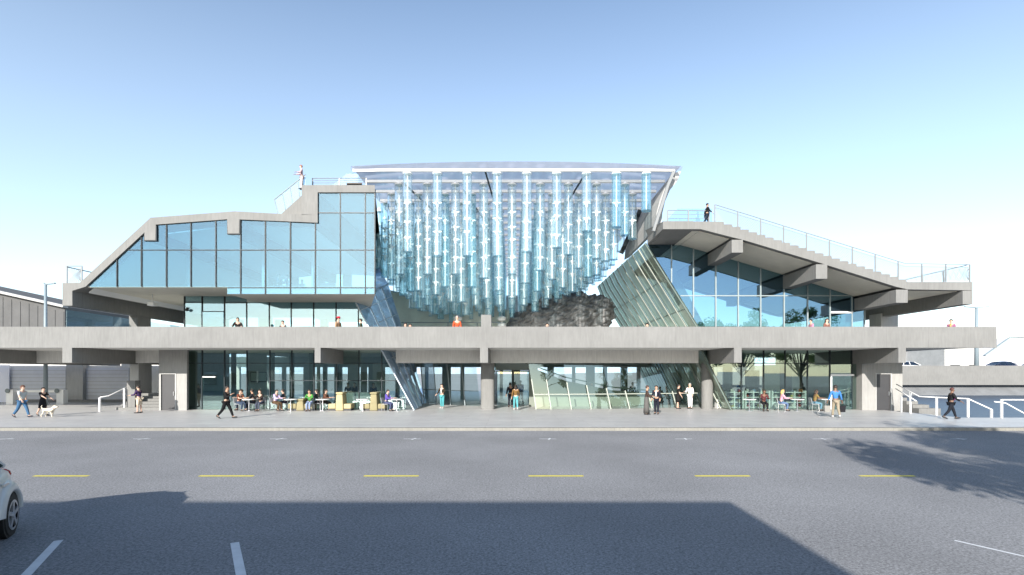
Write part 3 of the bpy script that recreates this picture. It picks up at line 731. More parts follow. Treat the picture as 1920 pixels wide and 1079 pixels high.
P('ceiling_panel', MB().slab([(RX0+1.0,DF+0.5),(RX1-0.1,DF+0.5),(RXB,43.8),(RX0+1.0,43.8)], Z(361,DF)-0.06, Z(361,DF)-0.004), WHITE)
for px, d in ((355,33.5),(497,34),(590,34)):
    P('interior_column', MB().lathe([(0.2,zs1+.02),(0.2,top_in(X(px,d)))], 16, 0, (X(px,d),d,0)), OFFW)

# ---- left second floor glass and its door
LEDGE_A, LEDGE_B = (X(775,DW), 0.0), (X(662,DW), Z(562,DW))          # front edge of the left leaning glass (bottom, top)
LA, LB = Vector((LEDGE_B[0],LEDGE_B[1])), Vector((LEDGE_A[0],LEDGE_A[1]))
def keep_left(pl): return clip_keep(pl, LEDGE_A, LEDGE_B, (-40, 3))
m2 = [346,379,421,462.5,505,546,588,630,672,714]
zt1, zt2 = Z(537.5,DF)-0.03, zs2-0.01
for i in range(len(m2)-1):
    xa, xb = X(m2[i],DW), X(m2[i+1],DW); zt = zt1 if xb < X(424,DF) else zt2
    poly = [(xa,DECK),(xb,DECK),(xb,zt),(xa,zt)]
    poly = keep_left(poly)
    bay(poly, DW, GL_MID, MULL, [Z(584.5,DW)] if m2[i] == 379 else [Z(567,DW)], left=True)
dl = P('door', MB().box(X(380.5,DW), X(419.5,DW), DW-0.04, DW-0.015, DECK+0.02, Z(585.5,DW)), GL_MID)
MB().box(X(415,DW), X(417,DW), DW-0.12, DW-0.04, DECK+0.8, DECK+1.2).build('handle', ALU, dl)
# second floor inside
w2f = MB()
for px in (356,440,515,600): w2f.box(X(px,44), X(px+14,44), 44, 44.3, DECK, 7.0)
P('interior_wall', w2f, OFFW)
P('interior_panel', MB().box(X(484,37), X(510,37), 37, 37.15, DECK, DECK+2.4), OFFW)
P('interior_panel', MB().box(X(560,40), X(588,40), 40, 40.1, DECK, DECK+2.0), OFFW)

# ---- left ground floor glass
m1 = [352,379,421,463,506,547,589,631,673,716,760]
for i in range(len(m1)-1):
    xa, xb = X(m1[i],DG), X(m1[i+1],DG); poly = clip_keep([(xa,0.02),(xb,0.02),(xb,3.9),(xa,3.9)], (X(775,DG),0), (X(716,DG),3.9), (-40,2))
    bay(poly, DG, GL_GF, MULL, [Z(681.5,DG), Z(714,DG)] if i > 3 else [Z(681.5,DG)], left=True, mull_w=0.05)
gd = P('door', MB().box(X(381,DG), X(419,DG), DG-0.04, DG-0.015, 0.02, Z(704,DG)), GL_GF)
MB().box(X(382,DG), X(406,DG), DG-0.14, DG-0.04, Z(708,DG), Z(706,DG)).build('door_header', WHITE, gd)
# ground floor rear wall with tall openings to daylight, inner posts
rw = MB()
xs_ = -31.0; k = 0
while xs_ < 22.5:
    wv = (0.35,0.6,0.3,0.8)[k % 4]; gap = (0.9,1.7,1.0,0.8,1.3)[k % 5]
    rw.box(xs_, xs_+wv, 47.6, 47.9, 0, 3.9); xs_ += wv+gap; k += 1
rw.box(-31.0, 22.5, 47.62, 47.88, 2.95, 3.9)
P('rear_wall', rw, principled('teal plaster', (0.46,0.52,0.51), 0.8, noise_amt=0.1, noise_scale=0.7))
for (a, b, d, z1) in ((462,500,40,3.9),(594,600,39.8,3.2),(652,672,42,3.1),(676,688,42,3.1),(699,722,40,3.2)):
    P('interior_panel', MB().box(X(a,d), X(b,d), d, d+0.06, 0.02, z1), OFFW)
for px in (436.5,509,546,583,630):
    P('interior_column', MB().box(X(px,38)-0.13, X(px,38)+0.13, 38, 38.26, 0, 3.9), principled('slate column', (0.17,0.2,0.205), 0.6))
scr = thing('wall_screen', 'pale wall screen with dark lower edge hanging inside the left glass wall', 'screen', (X(485,39.8), 39.8, Z(717,39.8)))
hw = 0.62; MB().box(-hw,hw,-0.05,0.0,0,0.78).build('screen_frame', DARK, scr); MB().box(-hw+0.04,hw-0.03,-0.056,-0.05,0.09,0.74).build('screen_panel', principled('pale screen', (0.62,0.68,0.68), 0.3), scr)

# ---- right unit: platform, stair down, end slab as one stepped profile
ntop = 23; sx0, sy0, sx1, sy1 = 1342.0, 416.0, 1700.0, 529.0
steps = []
for k in range(ntop):
    xa = sx0+(sx1-sx0)*k/ntop; xb = sx0+(sx1-sx0)*(k+1)/ntop; ya = sy0+(sy1-sy0)*k/ntop; yb = sy0+(sy1-sy0)*(k+1)/ntop
    steps += [(xb, ya), (xb, yb)]
prof = [(1300,415.6),(1342,416)] + steps + [(1824,529),(1824,545),(1805,544.5),(1702,543),(1680,538),(1551,497.5),(1530,491),(1393,450),(1372,445),(1314,430),(1300,430)]
P('bleacher_stair', MB().prism(U(prof), DF, 44), CONC)
P('platform', MB().slab([(X(1243,DF),DF),(X(1300,DF)-0.002,DF),(X(1300,DF)-0.002,36),(X(1243,DF)+1.2,36),(X(1243,DF),33)], Z(430,DF), Z(415,DF)), CONC)
for (pa, pb) in (((1301,430),(1314,430)),((1314,430),(1372,445)),((1393,450),(1530,491)),((1551,497.5),(1680,538)),((1702,543),(1805,544.5))):
    (xa, za), (xb, zb) = U([pa, pb]); P('soffit_lift_panel', MB().prism([(xa+0.02,za-0.004),(xb-0.02,zb-0.004),(xb-0.02,zb-0.03),(xa+0.02,za-0.03)], DF+0.35, 43), SOFF)  # thin panels added to carry the lightened colour under the shaded stair
lip = MB()   # raised tip at the left of the platform
lip.add([(X(1243,DF),DF+.02,Z(416,DF)),(X(1249,DF),DF+.02,Z(430,DF)),(X(1222,32.7),32.7,Z(458,32.7)),(X(1210,32.7),32.7,Z(432,32.7)),
         (X(1262,DF),DF+.02,Z(416,DF)),(X(1262,DF),DF+.02,Z(430,DF)),(X(1245,32.7),32.7,Z(458,32.7)),(X(1245,32.7),32.7,Z(440,32.7))],
        [(0,3,2,1),(4,5,6,7),(0,1,5,4),(2,3,7,6),(0,4,7,3),(1,2,6,5)])
P('platform_nose', lip, CONC)
for a, b, yt, yb in ((1372,1393,444,474),(1530,1551,490,523),(1680,1702,537.5,568)):
    P('stair_beam', MB().box(X(a,DF), X(b,DF), DF-0.003, 42, Z(yb,DF), Z(yt+6,DF)), CONC)
P('stair_beam', MB().box(X(1805,DF), X(1824,DF)-0.004, DF-0.003, 40, Z(571,DF), Z(545.5,DF)), CONC)

# leaning walls
RB = [(X(1375,DW),0.0), (X(1318,DW),Z(657,DW)), (X(1310,DW),Z(612,DW)), (X(1212,DW),Z(455,DW))]   # front edge of right leaning wall
def rx(z):
    for (a, b) in zip(RB[:-1], RB[1:]):
        if a[1] <= z <= b[1]+1e-6: return a[0]+(z-a[1])/(b[1]-a[1])*(b[0]-a[0])
    return RB[-1][0]
def rtop(d): return RB[-1][1] + (d-DW)*0.02
lv = [0.0, 2.1, 3.9, 5.45, 7.0, 8.6, 10.2]
nb = 11; ds = [DW+0.05+k*1.75 for k in range(nb+1)]
for k in range(nb):
    d0, d1 = ds[k], ds[k+1]-0.02
    g = MB(); zz = [z for z in lv if z < rtop(d0)-0.3]
    ptsa = [(rx(z), d0, z) for z in zz] + [(rx(rtop(d0)), d0, rtop(d0))]
    ptsb = [(rx(z), d1, z) for z in zz] + [(rx(rtop(d1)), d1, rtop(d1))]
    n = len(ptsa); g.add(ptsa+ptsb, [(i, i+n, i+n+1, i+1) for i in range(n-1)])
    pane = P('leaning_window', g, GL_LEANR)
    fr = MB()
    for (p, q) in zip(ptsa[:-1], ptsa[1:]):
        fr.beam(Vector(p)+Vector((-0.10,0,-0.05)), Vector(q)+Vector((-0.10,0,-0.05)), 0.07, 0.17 if k else 0.08, up=(0,1,0))
    fr.build('fin', principled('pale fin', (0.38,0.41,0.36), 0.45) if k else principled('green mullion', (0.13,0.17,0.15), 0.4), pane)
    tr = MB()
    for z in (5.45+1.15, 8.6): tr.beam((rx(z)-0.03,d0,z),(rx(z)-0.03,d1,z),0.05,0.05)
    tr.build('transom', principled('green mullion', (0.13,0.17,0.15), 0.4), pane)
# left leaning wall: quad A front-top, Bk back-top, Ck back-bottom, D front-bottom
A_, D_ = Vector((X(662,DW-.05),DW-.05,Z(562,DW-.05))), Vector((X(775,DW-.05),DW-.05,0.0))
Bk, Ck = Vector((X(728,42),42,Z(533,42))), Vector((X(800,42),42,0.0))
nl = 4
for k in range(nl):
    t0, t1 = k/nl, (k+1)/nl-0.003
    a0, a1, b0, b1 = D_.lerp(Ck,t0), D_.lerp(Ck,t1), A_.lerp(Bk,t0), A_.lerp(Bk,t1)
    pane = P('leaning_window', MB().add([a0,a1,b1,b0],[(0,1,2,3)]), GL_LEANL)
    fr = MB(); off = Vector((0.06,-0.04,0))
    fr.beam(a0+off, b0+off, 0.07, 0.10, up=(0,1,0))
    for s in (0.45,0.6,0.75,0.9,1.0): fr.beam(a0.lerp(b0,s)+off, a1.lerp(b1,s)+off, 0.045, 0.045)
    fr.build('fin', principled('pale blue fin', (0.50,0.58,0.66), 0.4), pane)

q0, q1, q2 = Vector((X(728,42),42,Z(533,42))), Vector((X(703,44),44,Z(490,44))), Vector((X(700,39),39,Z(552,39)))
P('leaning_window', MB().add([q0,q1,q2],[(0,1,2)]), GL_LEANL)
# ---- right second floor glass, clipped by stair soffit and leaning wall
under = [(X(1249,DF),Z(430,DF)),(X(1314,DF),Z(430,DF)),(X(1680,DF),Z(538,DF)),(X(1702,DF),Z(543,DF)),(X(1805,DF),Z(544,DF))]
def und(x):
    if x <= under[0][0]: return under[0][1]
    for a, b in zip(under[:-1], under[1:]):
        if a[0] <= x <= b[0]: return a[1]+(x-a[0])/(b[0]-a[0])*(b[1]-a[1])
    return under[-1][1]
mr = [1205,1259,1300,1342,1384,1426,1470,1514,1556,1597,1621]
UPA, UPB = RB[2], RB[3]
for i in range(len(mr)-1):
    xa, xb = X(mr[i],DW), X(mr[i+1],DW)
    mids = [(p[0],p[1]+0.02) for p in under if xa < p[0] < xb][::-1]
    poly = [(xa,DECK),(xb,DECK),(xb,und(xb)+0.02)] + mids + [(xa,und(xa)+0.02)]
    pl = clip_keep(poly, UPA, UPB, (40, 6))
    bay(pl, DW, GL_RT, MULL_L, [Z(555,DW)], left=(i > 0), right=(i == len(mr)-2), mull_w=0.075)
dr2 = P('door', MB().box(X(1558,DW), X(1596,DW), DW-0.05, DW-0.02, DECK+0.02, Z(588,DW)), GL_RT)
MB().box(X(1557,DW), X(1598,DW), DW-0.1, DW-0.05, Z(588,DW), Z(584.5,DW)).build('door_header', WHITE, dr2)
# right ground floor glass
mg = [1318,1345,1390,1432,1472,1514,1556,1597,1614.5]
for i in range(len(mg)-1):
    xa, xb = X(mg[i],DG), X(mg[i+1],DG); poly = [(xa,0.02),(xb,0.02),(xb,3.9),(xa,3.9)]
    pl = clip_keep(poly, (X(1375,DG),0), (X(1318,DG),3.9), (40, 2))
    bay(pl, DG, GL_GF, MULL, [Z(681.5,DG)], left=(i > 1), right=(i == len(mg)-2), mull_w=0.05)
dg2 = P('door', MB().box(X(1558,DG), X(1596,DG), DG-0.05, DG-0.02, 0.02, Z(704,DG)), GL_GF)
MB().box(X(1556,DG), X(1600,DG), DG-0.1, DG-0.05, Z(705.5,DG), Z(702,DG)).box(X(1556,DG), X(1558.5,DG), DG-0.1, DG-0.05, 0.02, Z(705.5,DG)).build('door_header', WHITE, dg2)
P('interior_panel', MB().box(X(1430,38), X(1462,38), 38, 38.1, 0, 3.0).box(X(1486,39), X(1500,39), 39, 39.1, 0, 3.2), OFFW)
P('interior_panel', MB().box(X(1398,37), X(1424,37), 37, 37.1, 0, 2.6), principled('dark panel', (0.05,0.06,0.07), 0.5))
P('interior_panel', MB().box(X(1540,37.6), X(1605,37.6), 37.6, 37.7, 0, 3.3), principled('wall grey panel', (0.22,0.24,0.24), 0.6))
# right 2nd floor interior
P('interior_wall', MB().box(13.2, 22.6, 45, 45.2, DECK, 6.5), principled('dim wall', (0.5,0.53,0.54), 0.8))
st2 = MB(); st2.beam((X(1250,35.5),35.5,9.6),(X(1330,35.5),35.5,DECK),0.9,0.2, up=(0,1,0)); P('inner_brace', st2, OFFW)

# ---- ground floor centre: curved glass line, low leaning screen, entrance
cg = [(795,41),(845,38.5),(900,37)]
for (a, b) in zip(cg[:-1], cg[1:]):
    n = 2
    for k in range(n):
        pa = Vector((X(a[0],a[1]),a[1])).lerp(Vector((X(b[0],b[1]),b[1])), k/n); pb = Vector((X(a[0],a[1]),a[1])).lerp(Vector((X(b[0],b[1]),b[1])), (k+1)/n-0.004)
        pane = P('window', MB().add([(pa.x,pa.y,0.02),(pb.x,pb.y,0.02),(pb.x-0.35,pb.y+.1,3.9),(pa.x-0.35,pa.y+.1,3.9)],[(0,1,2,3)]), GL_GF)
        MB().beam((pa.x,pa.y-.05,0.02),(pa.x-0.35,pa.y+.05,3.9),0.06,0.1,up=(0,1,0)).beam((pa.x-.1,pa.y-.04,1.1),(pb.x-.1,pb.y-.04,1.1),0.05,0.05).build('window_frame', MULL_L, pane)
# entrance: two glass leaves set back
ent = [(903,38.4),(930,38.4),(962,38.8),(1003,38.8)]
for (a, b) in zip(ent[:-1], ent[1:]):
    xa, xb = X(a[0],a[1]), X(b[0],b[1])-0.02; isd = a[0] in (930,962)
    pane = P('door' if isd else 'window', MB().box(xa,xb,a[1],a[1]+0.02,0.02,2.6 if isd else 3.6), GL_GF)
    fr = MB().box(xa,xa+0.07,a[1]-0.05,a[1]-0.01,0.02,2.6).box(xb-0.07,xb,a[1]-0.05,a[1]-0.01,0.02,2.6).box(xa+.07,xb-.07,a[1]-0.05,a[1]-0.01,2.5,2.6)
    fr.build('door_frame' if isd else 'window_frame', MULL, pane)
    if isd: MB().box(xb-0.2,xb-0.16,a[1]-0.12,a[1]-0.05,0.8,1.5).build('handle', ALU, pane)
P('entrance_header', MB().box(X(928,38.6), X(1004,38.6), 38.9, 39.4, 2.62, 3.9), principled('teal plaster', (0,0,0)))
cv = [(1005,33.9),(1033,33.9),(1071,34.0),(1108,34.15),(1145,34.3),(1180,34.6),(1222,35.0),(1268,35.5),(1312,36.0)]
for i, (a, b) in enumerate(zip(cv[:-1], cv[1:])):
    xa, xb = X(*a), X(*b)-0.02; h0, h1 = [2.0,1.98,1.8,1.6,1.4,1.22,1.15,1.15,1.15][i:i+2]
    zt = 3.05
    pane = P('window', MB().add([(xa,a[1],0.02),(xb,b[1],0.02),(xb-0.5,b[1]+.15,zt),(xa-0.5,a[1]+.15,zt)],[(0,1,2,3)]), GL_GF)
    MB().beam((xa,a[1]-.06,0.0),(xa-0.3,a[1]-.02,h0),0.06,0.14,up=(0,1,0)).beam((xa-.15,a[1]-.03,1.0),(xb-.15,b[1]-.03,1.0),0.04,0.05).build('fin', principled('pale fin', (0,0,0)), pane)
# tan ramp wall inside, falling to the right
rmp = MB(); rmp.prism([(X(992,37),0),(X(1230,37),0),(X(1230,37),0.95),(X(1150,37),1.15),(X(1060,37),1.85),(X(1000,37),2.75),(X(992,37),2.75)], 37, 37.25)
P('ramp_wall', rmp, principled('sage plaster', (0.20,0.22,0.185), 0.8, noise_amt=0.12, noise_scale=0.8))
hr_ = MB(); hr_.tube([(X(985,36.9),36.9,3.1),(X(1000,36.9),36.9,2.95),(X(1060,36.9),36.9,2.1),(X(1150,36.9),36.9,1.38),(X(1230,36.9),36.9,1.1)],0.05,6); P('ramp_rail', hr_, principled('green mullion', (0,0,0)))
# tank wall and inner deck behind the tubes
P('tank_wall', MB().prism([(X(778,46),DECK),(X(962,46),DECK),(X(962,46),7.9),(X(900,46),8.9),(X(790,46),9.2),(X(728,46),9.9),(X(716,46),9.9),(X(762,46),DECK)],46,46.4), principled('tank wall', (0.70,0.74,0.66), 0.8, noise_amt=0.2, noise_scale=0.5))
P('back_wall', MB().box(-12.5,10.5,60.5,60.8,DECK,11.6), principled('back wall', (0.76,0.79,0.79), 0.8, noise_amt=0.12, noise_scale=0.25))
P('mid_rail', MB().tube([(-9.5,44,6.75),(-0.5,44,6.75)],0.05,6).tube([(-5.5,44,DECK),(-5.5,44,6.75)],0.05,6).tube([(-3,44,DECK),(-3,44,6.75)],0.05,6), MULL_L)
for px in (858,941):
    fm = MB()
    for k in range(5): fm.lathe([(0.2,0),(0.36,0.08),(0.36,0.28),(0.2,0.36)],12,0,(X(px,42.5),42.5,DECK+0.5+k*0.55))
    fm.lathe([(0.06,DECK),(0.06,DECK+3.2)],8,0,(X(px,42.5),42.5,0)); P('stacked_column', fm, FITW, smooth=True)
# dark rock mass
rb = bmesh.new(); bmesh.ops.create_icosphere(rb, subdivisions=6, radius=1.0)
for v in rb.verts:
    p = v.co.copy()
    q = Vector((p.x*4.75, p.y*3.0, p.z*2.3))
    cell = noise.cell_vector(Vector((q.x*1.5+q.z*0.5, q.y*1.5, q.z*3.4-q.x*0.6)))
    n1 = noise.fractal(q*0.55, 0.8, 2.0, 4); vor = noise.voronoi(Vector((q.x*1.2, q.y*1.2, q.z*2.6-q.x*0.5)))[0]
    v.co = q + p.normalized()*(0.5*n1 + 0.42*(vor[1]-vor[0]) - 0.1)
    v.co.z += v.co.x*0.20
    if v.co.z < -1.2: v.co.x *= 1-0.12*(-1.2-v.co.z)
rme = bpy.data.meshes.new('rock'); rb.to_mesh(rme); rb.free()
rock = bpy.data.objects.new('rock_mass', rme); C.objects.link(rock); rock.location = (X(1046,44.5), 44.5, 6.75)
rme.materials.append(principled('dark rock', (0.20,0.20,0.20), 0.9, noise_amt=0.45, noise_scale=1.7, bump=0.8, bump_scale=6))
tag(rock, 'large dark layered rock mass behind the parapet between tubes and green leaning glass', 'rock')

# ------------------------------------------------------------------ canopy (part of the pavilion)
D0 = 31.0; SP = 1.807; TZ = Z(323, D0)
yk = D0-0.35
cz = TZ+0.22
canL, canR = X(662,D0), X(1273,D0)
can = MB()
NX = 12
rowsN = 20
def arch(x): t = (x-(canL+canR)/2)/((canR-canL)/2); return 0.28*(1-t*t)
tp = []
for j in range(2):
    for i in range(NX+1):
        x = canL+(canR-canL)*i/NX; tp.append((x, yk+j*(rowsN*SP+0.4), cz+arch(x)*(1-j*0.5)))
can.add(tp, [(i, i+1, NX+2+i, NX+1+i) for i in range(NX)])
P('canopy_glass', can, GL_CAN)
fl = MB(); fp = []
for j in range(2):
    for i in range(NX+1):
        x = canL+(canR-canL)*i/NX + (j*0.08 if i == NX else 0) ; fp.append((x, yk-0.02-j*0.12, cz-0.28+arch(x)*0.55+j*(0.20+arch(x)*0.55)))
fl.add(fp, [(i, i+1, NX+2+i, NX+1+i) for i in range(NX)]); P('canopy_fascia', fl, GL_CAN)
for n in range(rowsN):
    d = D0+n*SP; xl = canL+0.25 if n else canL; xr = canR-0.25-0.06*n
    P('canopy_beam', MB().box(xl, xr, d-0.07, d+0.07, TZ+0.02, TZ+0.19), STEEL)
for (pa, pb) in (((910,318,D0),(925,372,36)),((1100,320,D0),(1078,365,35.5)),((745,345,33),(790,385,38)),((860,352,34),(895,400,39))):
    P('canopy_brace', MB().beam((X(pa[0],D0),pa[2]+.1,TZ+0.05),(X(pa[0],D0)+(pb[0]-pa[0])*0.03,pb[2]+2,TZ+0.0),0.09,0.09), MULL)
# right curved end wall and its thin rib
def curve_pts(pts, d): return [(X(px,d),Z(py,d)) for px,py in pts]
oc = [(1277,321),(1271,338),(1256,357),(1247,378),(1242,400),(1240,424)]; ic = [(1228,430),(1231,400),(1237,376),(1246,354),(1258,336),(1262,325)]
P('canopy_end_wall', MB().prism(curve_pts(oc+ic, D0+0.4), D0+0.4, D0+9), CONC_B)
rib = MB(); rp = [(1263,322),(1252,348),(1243,378),(1233,408),(1225,434)]
for a, b in zip(rp[:-1], rp[1:]): rib.beam((X(a[0],D0-.2),D0-.2,Z(a[1],D0-.2)),(X(b[0],D0-.2),D0-.2,Z(b[1],D0-.2)),0.16,0.2,up=(0,1,0))
P('canopy_rib', rib, RAILG)
P('canopy_leg', MB().beam((X(1200,38),38,Z(395,38)),(X(1165,38),38,Z(475,38)),0.3,0.25,up=(0,1,0)), MULL)
sof = MB(); sof.add([(X(652,D0),D0-.2,Z(347,D0)),(X(681,D0),D0-.2,Z(347,D0)),(X(672,36),36,TZ),(X(650,36),36,TZ),
     (X(652,D0),D0-.2,Z(345,D0)),(X(681,D0),D0-.2,Z(345,D0)),(X(672,36),36,TZ+.1),(X(650,36),36,TZ+.1)],[(0,1,2,3),(7,6,5,4),(0,4,5,1),(1,5,6,2),(2,6,7,3),(3,7,4,0)])
P('canopy_soffit', sof, principled('brown slats', (0.10,0.085,0.075), 0.7))

# ------------------------------------------------------------------ hanging tubes
RT = 0.285
tube_mesh = {}
def tube_set(L, slim):
    key = (round(L/0.25), slim)
    if key in tube_mesh: return tube_mesh[key]
    L = key[0]*0.25; r = 0.17 if slim else RT; q = r/RT
    m = MB(); n = 16
    for zt in (0.0, -L):
        for k in range(n): m.v.append((r*math.cos(2*math.pi*k/n), r*math.sin(2*math.pi*k/n), zt-0.12))
    for k in range(n): m.f.append((k,(k+1)%n,n+(k+1)%n,n+k)); m.m.append(0)
    a = m.build('glass_tube', (GL_TUBE, GL_TUBE2, GL_TUBE, GL_TUBE3)[(key[0]*3+int(slim)) % 4], smooth=True)
    b = MB().lathe([(0.026,-L-0.05),(0.026,0.02)],8).build('inner_rod', RODM)
    c = MB().lathe([(0.30*q,-0.14),(0.30*q,-0.09),(0.13*q,0.0),(0.08*q,0.08),(0.02,0.22)],12).build('top_cap', FITW, smooth=True)
    e = MB().lathe([(r*0.98,-L-0.12),(r*1.03,-L-0.12),(r*1.03,-L-0.08),(r*0.98,-L-0.08)],14).build('bottom_ring', GL_RAIL, smooth=True)
    parts = [a,b,c,e]; z = -1.5 if slim else -1.9; i = 0
    while z > -L+0.45:
        f = MB(); w = 0.19 if slim else 0.27
        f.box(-w,w,-0.035,0.035,z,z+0.07); f.box(-0.035,0.035,-w,w,z+0.002,z+0.068); f.ball((0.0,0.0,z-0.02),0.125,0.125,0.12,8); f.box(-0.05,0.05,-0.05,0.05,z-0.22,z-0.02)
        parts.append(f.build('bracket', FITW)); z -= (0.8,1.15,0.95)[(i+key[0])%3]; i += 1
    tube_mesh[key] = parts
    return parts
used = set(); cnt = 0
def nlab(i, n): return ORD[i]
for n in range(19):
    d = D0+n*SP; half = 0.5 if n % 2 == 0 else 0.0
    lo = -(3.5+0.5*n) if n <= 6 else -6.6; hi = 4.6
    ks = [k+half for k in range(-8,6) if lo-0.01 <= k+half <= hi]
    if 3 <= n <= 11: ks = sorted(ks + [k+0.5 for k in ks[:-1]])
    base = half
    for i, k in enumerate(ks):
        x = k*SP
        zb = 7.45 + (0.058*x*x if x > 0 else 0.0) + (0.17*(-x-6)**2 if x < -6 else 0.0) + random.uniform(-0.3,0.25)
        if n < 5: zb += (2.2, 1.5, 0.9, 0.5, 0.2)[n]*(0.6 if x > 5 else 1)
        if n > 9: zb += 0.30*(n-9)
        L = max(1.6, TZ - zb)
        slim = n >= 3 and abs((k-base) % 1.0) > 0.25
        parts = tube_set(L, slim)
        if n < 3: lab = '%s cyan glass tube from the left in the %s row hanging under the canopy' % (ORD[i], ['front','second','third'][n])
        else: lab = 'slim cyan glass rod tube hanging between wider tubes deep in the cluster' if abs((k-base) % 1.0) > 0.25 else 'wide cyan glass tube with white caps deep in the hanging cluster behind the third row'
        t = thing('hanging_glass_tube', lab, 'glass tube', (x, d, TZ), random.uniform(-0.5,0.5), 'glass tubes hanging under the canopy')
        t.rotation_euler.z = random.uniform(-0.6,0.6)
        for pp in parts:
            if pp.name not in used and pp.parent is None:
                used.add(pp.name); pp.parent = t
            else:
                c = pp.copy(); C.objects.link(c); c.parent = t
        cnt += 1
print('tubes', cnt)

# ------------------------------------------------------------------ roof railings (parts of the pavilion)
def guard(pts, h, post_every, mat, y, mesh=True, rails=(1.0,), posts_at=None, cell=0.15):
    """pts: (x,z) foot line in the plane y"""
    pv = [Vector((x, y, z)) for x, z in pts]
    g = MB()
    for r in rails: g.tube([p+Vector((0,0,h*r)) for p in pv], 0.024 if r == 1.0 else 0.014, 6)
    root = P('guardrail', g, mat)
    tot = [0]
    for a, b in zip(pv[:-1], pv[1:]): tot.append(tot[-1]+(b-a).length)
    def point(s):
        for i in range(len(pv)-1):
            if s <= tot[i+1]+1e-6: return pv[i].lerp(pv[i+1], (s-tot[i])/(tot[i+1]-tot[i]))
        return pv[-1]
    n = max(1, round(tot[-1]/post_every))
    for k in range(n+1):
        p = point(tot[-1]*k/n); MB().box(p.x-0.035,p.x+0.035,p.y-0.02,p.y+0.02,p.z-0.05,p.z+h).build('post', mat, root)
    if mesh:
        w = MB(); m = int(tot[-1]/cell)
        for k in range(m):
            p = point(k*cell); q = point(min(tot[-1], k*cell+h*0.8))
            w.beam(p+Vector((0,0,0.05)), q+Vector((0,0,h*0.86)), 0.013, 0.013); w.beam(p+Vector((0,0,h*0.86)), q+Vector((0,0,0.05)), 0.013, 0.013)
        w.build('wire_mesh', mat, root)
    return root
yR = DF+0.12
st_line = [(X(1342,DF),Z(416,DF)),(X(1700,DF),Z(527,DF)),(X(1822,DF),Z(529,DF))]
guard(st_line, 1.03, 1.42, RAILG, yR, rails=(1.0,0.84))
guard([(X(1262,DF),Z(415,DF)),(X(1342,DF),Z(416,DF))], 0.95, 1.3, RAILG, yR+0.9, mesh=False, rails=(1.0,0.75,0.5,0.25))
P('guardrail_glass', MB().prism([(X(1243,31.4),Z(421,31.4)),(X(1335,31.4),Z(421,31.4)),(X(1335,31.4),Z(392,31.4)),(X(1270,31.4),Z(392,31.4))], 31.4, 31.43), GL_RAIL)
_xe = X(1817,DF); _ze = Z(529,DF)
_g = P('guardrail', MB().tube([(_xe,DF+.15,_ze+1.0),(_xe,43.5,_ze+1.0)],0.026,6), RAILG)
for k in range(1,9): MB().box(_xe-.03,_xe+.03,DF+.15+k*1.6-.03,DF+.15+k*1.6+.03,_ze,_ze+1.0).build('post', RAILG, _g)
_w = MB()
for k in range(34):
    _y = DF+.2+k*0.4; _w.beam((_xe,_y,_ze+.05),(_xe,_y+.5,_ze+.9),0.012,0.012); _w.beam((_xe,_y,_ze+.9),(_xe,_y+.5,_ze+.05),0.012,0.012)
_w.build('wire_mesh', RAILG, _g)
# left roof end
guard([(X(122,DF),Z(531,DF)),(X(150,DF),Z(531,DF))], 1.0, 0.85, RAILG, yR, rails=(1.0,), cell=0.13)
g = MB(); g.tube([(X(121,DF),DF+.12,Z(500,DF)),(X(176,33),33,Z(512,33))],0.03,6).tube([(X(150,DF),DF+.2,Z(530,DF)),(X(184,DF),DF+.2,Z(497,DF))],0.035,6)
P('guardrail', g, MULL)
# left roof stair and its glass guard, terrace rail
P('stair_wall', MB().prism(U([(510,400.5),(566,402.5),(566,350)]), DF+0.7, DF+1.0), CONC)
P('roof_stair', MB().prism(U([(514,401),(566,402.5),(566,352)]), DF+1.0, DF+3.0), CONC_B)
gp = U([(511,398),(565,353),(563,318),(503,366)])
gg = P('guardrail_glass', MB().prism(gp, DF+0.75, DF+0.78), GL_RAIL)
gf = MB(); gf.tube([(gp[3][0],DF+.76,gp[3][1]),(gp[2][0],DF+.76,gp[2][1])],0.035,6,).tube([(gp[3][0],DF+.76,gp[3][1]),(gp[0][0],DF+.76,gp[0][1])],0.03,6)
for t in (0.25,0.5,0.75):
    a = Vector((gp[0][0],0,gp[0][1])).lerp(Vector((gp[1][0],0,gp[1][1])),t); b = Vector((gp[3][0],0,gp[3][1])).lerp(Vector((gp[2][0],0,gp[2][1])),t)
    gf.tube([(a.x,DF+.76,a.z),(b.x,DF+.76,b.z)],0.025,6)
gf.build('guardrail_frame', MULL_L, gg)
guard([(X(566,DF),Z(347.5,DF)),(X(672,DF),Z(347,DF))], 1.0, 1.32, RAILG, DF+1.6, mesh=False, rails=(1.0,0.86,0.72,0.58,0.44,0.3,0.16))
P('guardrail_glass', MB().prism([(X(617,33),Z(352,33)),(X(672,33),Z(352,33)),(X(672,33),Z(326,33)),(X(650,33),Z(326,33))], 33, 33.03), GL_RAIL)
# frosted glass guard along the left deck side, security camera, soffit lamp
P('guardrail_glass', MB().box(-26.3,-26.27,DF+0.6,48,DECK,6.13), GL_RAIL)
cam_ = P('security_camera', MB().box(X(351,DW),X(354,DW),DW-0.12,DW-0.02,Z(579,DW),Z(577,DW)).ball((X(354.5,DW),DW-0.2,Z(582,DW)),0.12,0.12,0.1,10), DARK, smooth=False)
P('soffit_lamp', MB().box(X(280,32.5),X(292,32.5),32.3,32.7,Z(574,32.5),Z(568,32.5)).box(X(286,32.5)-.02,X(286,32.5)+.02,32.48,32.52,Z(568,32.5),zs1), WHITE)

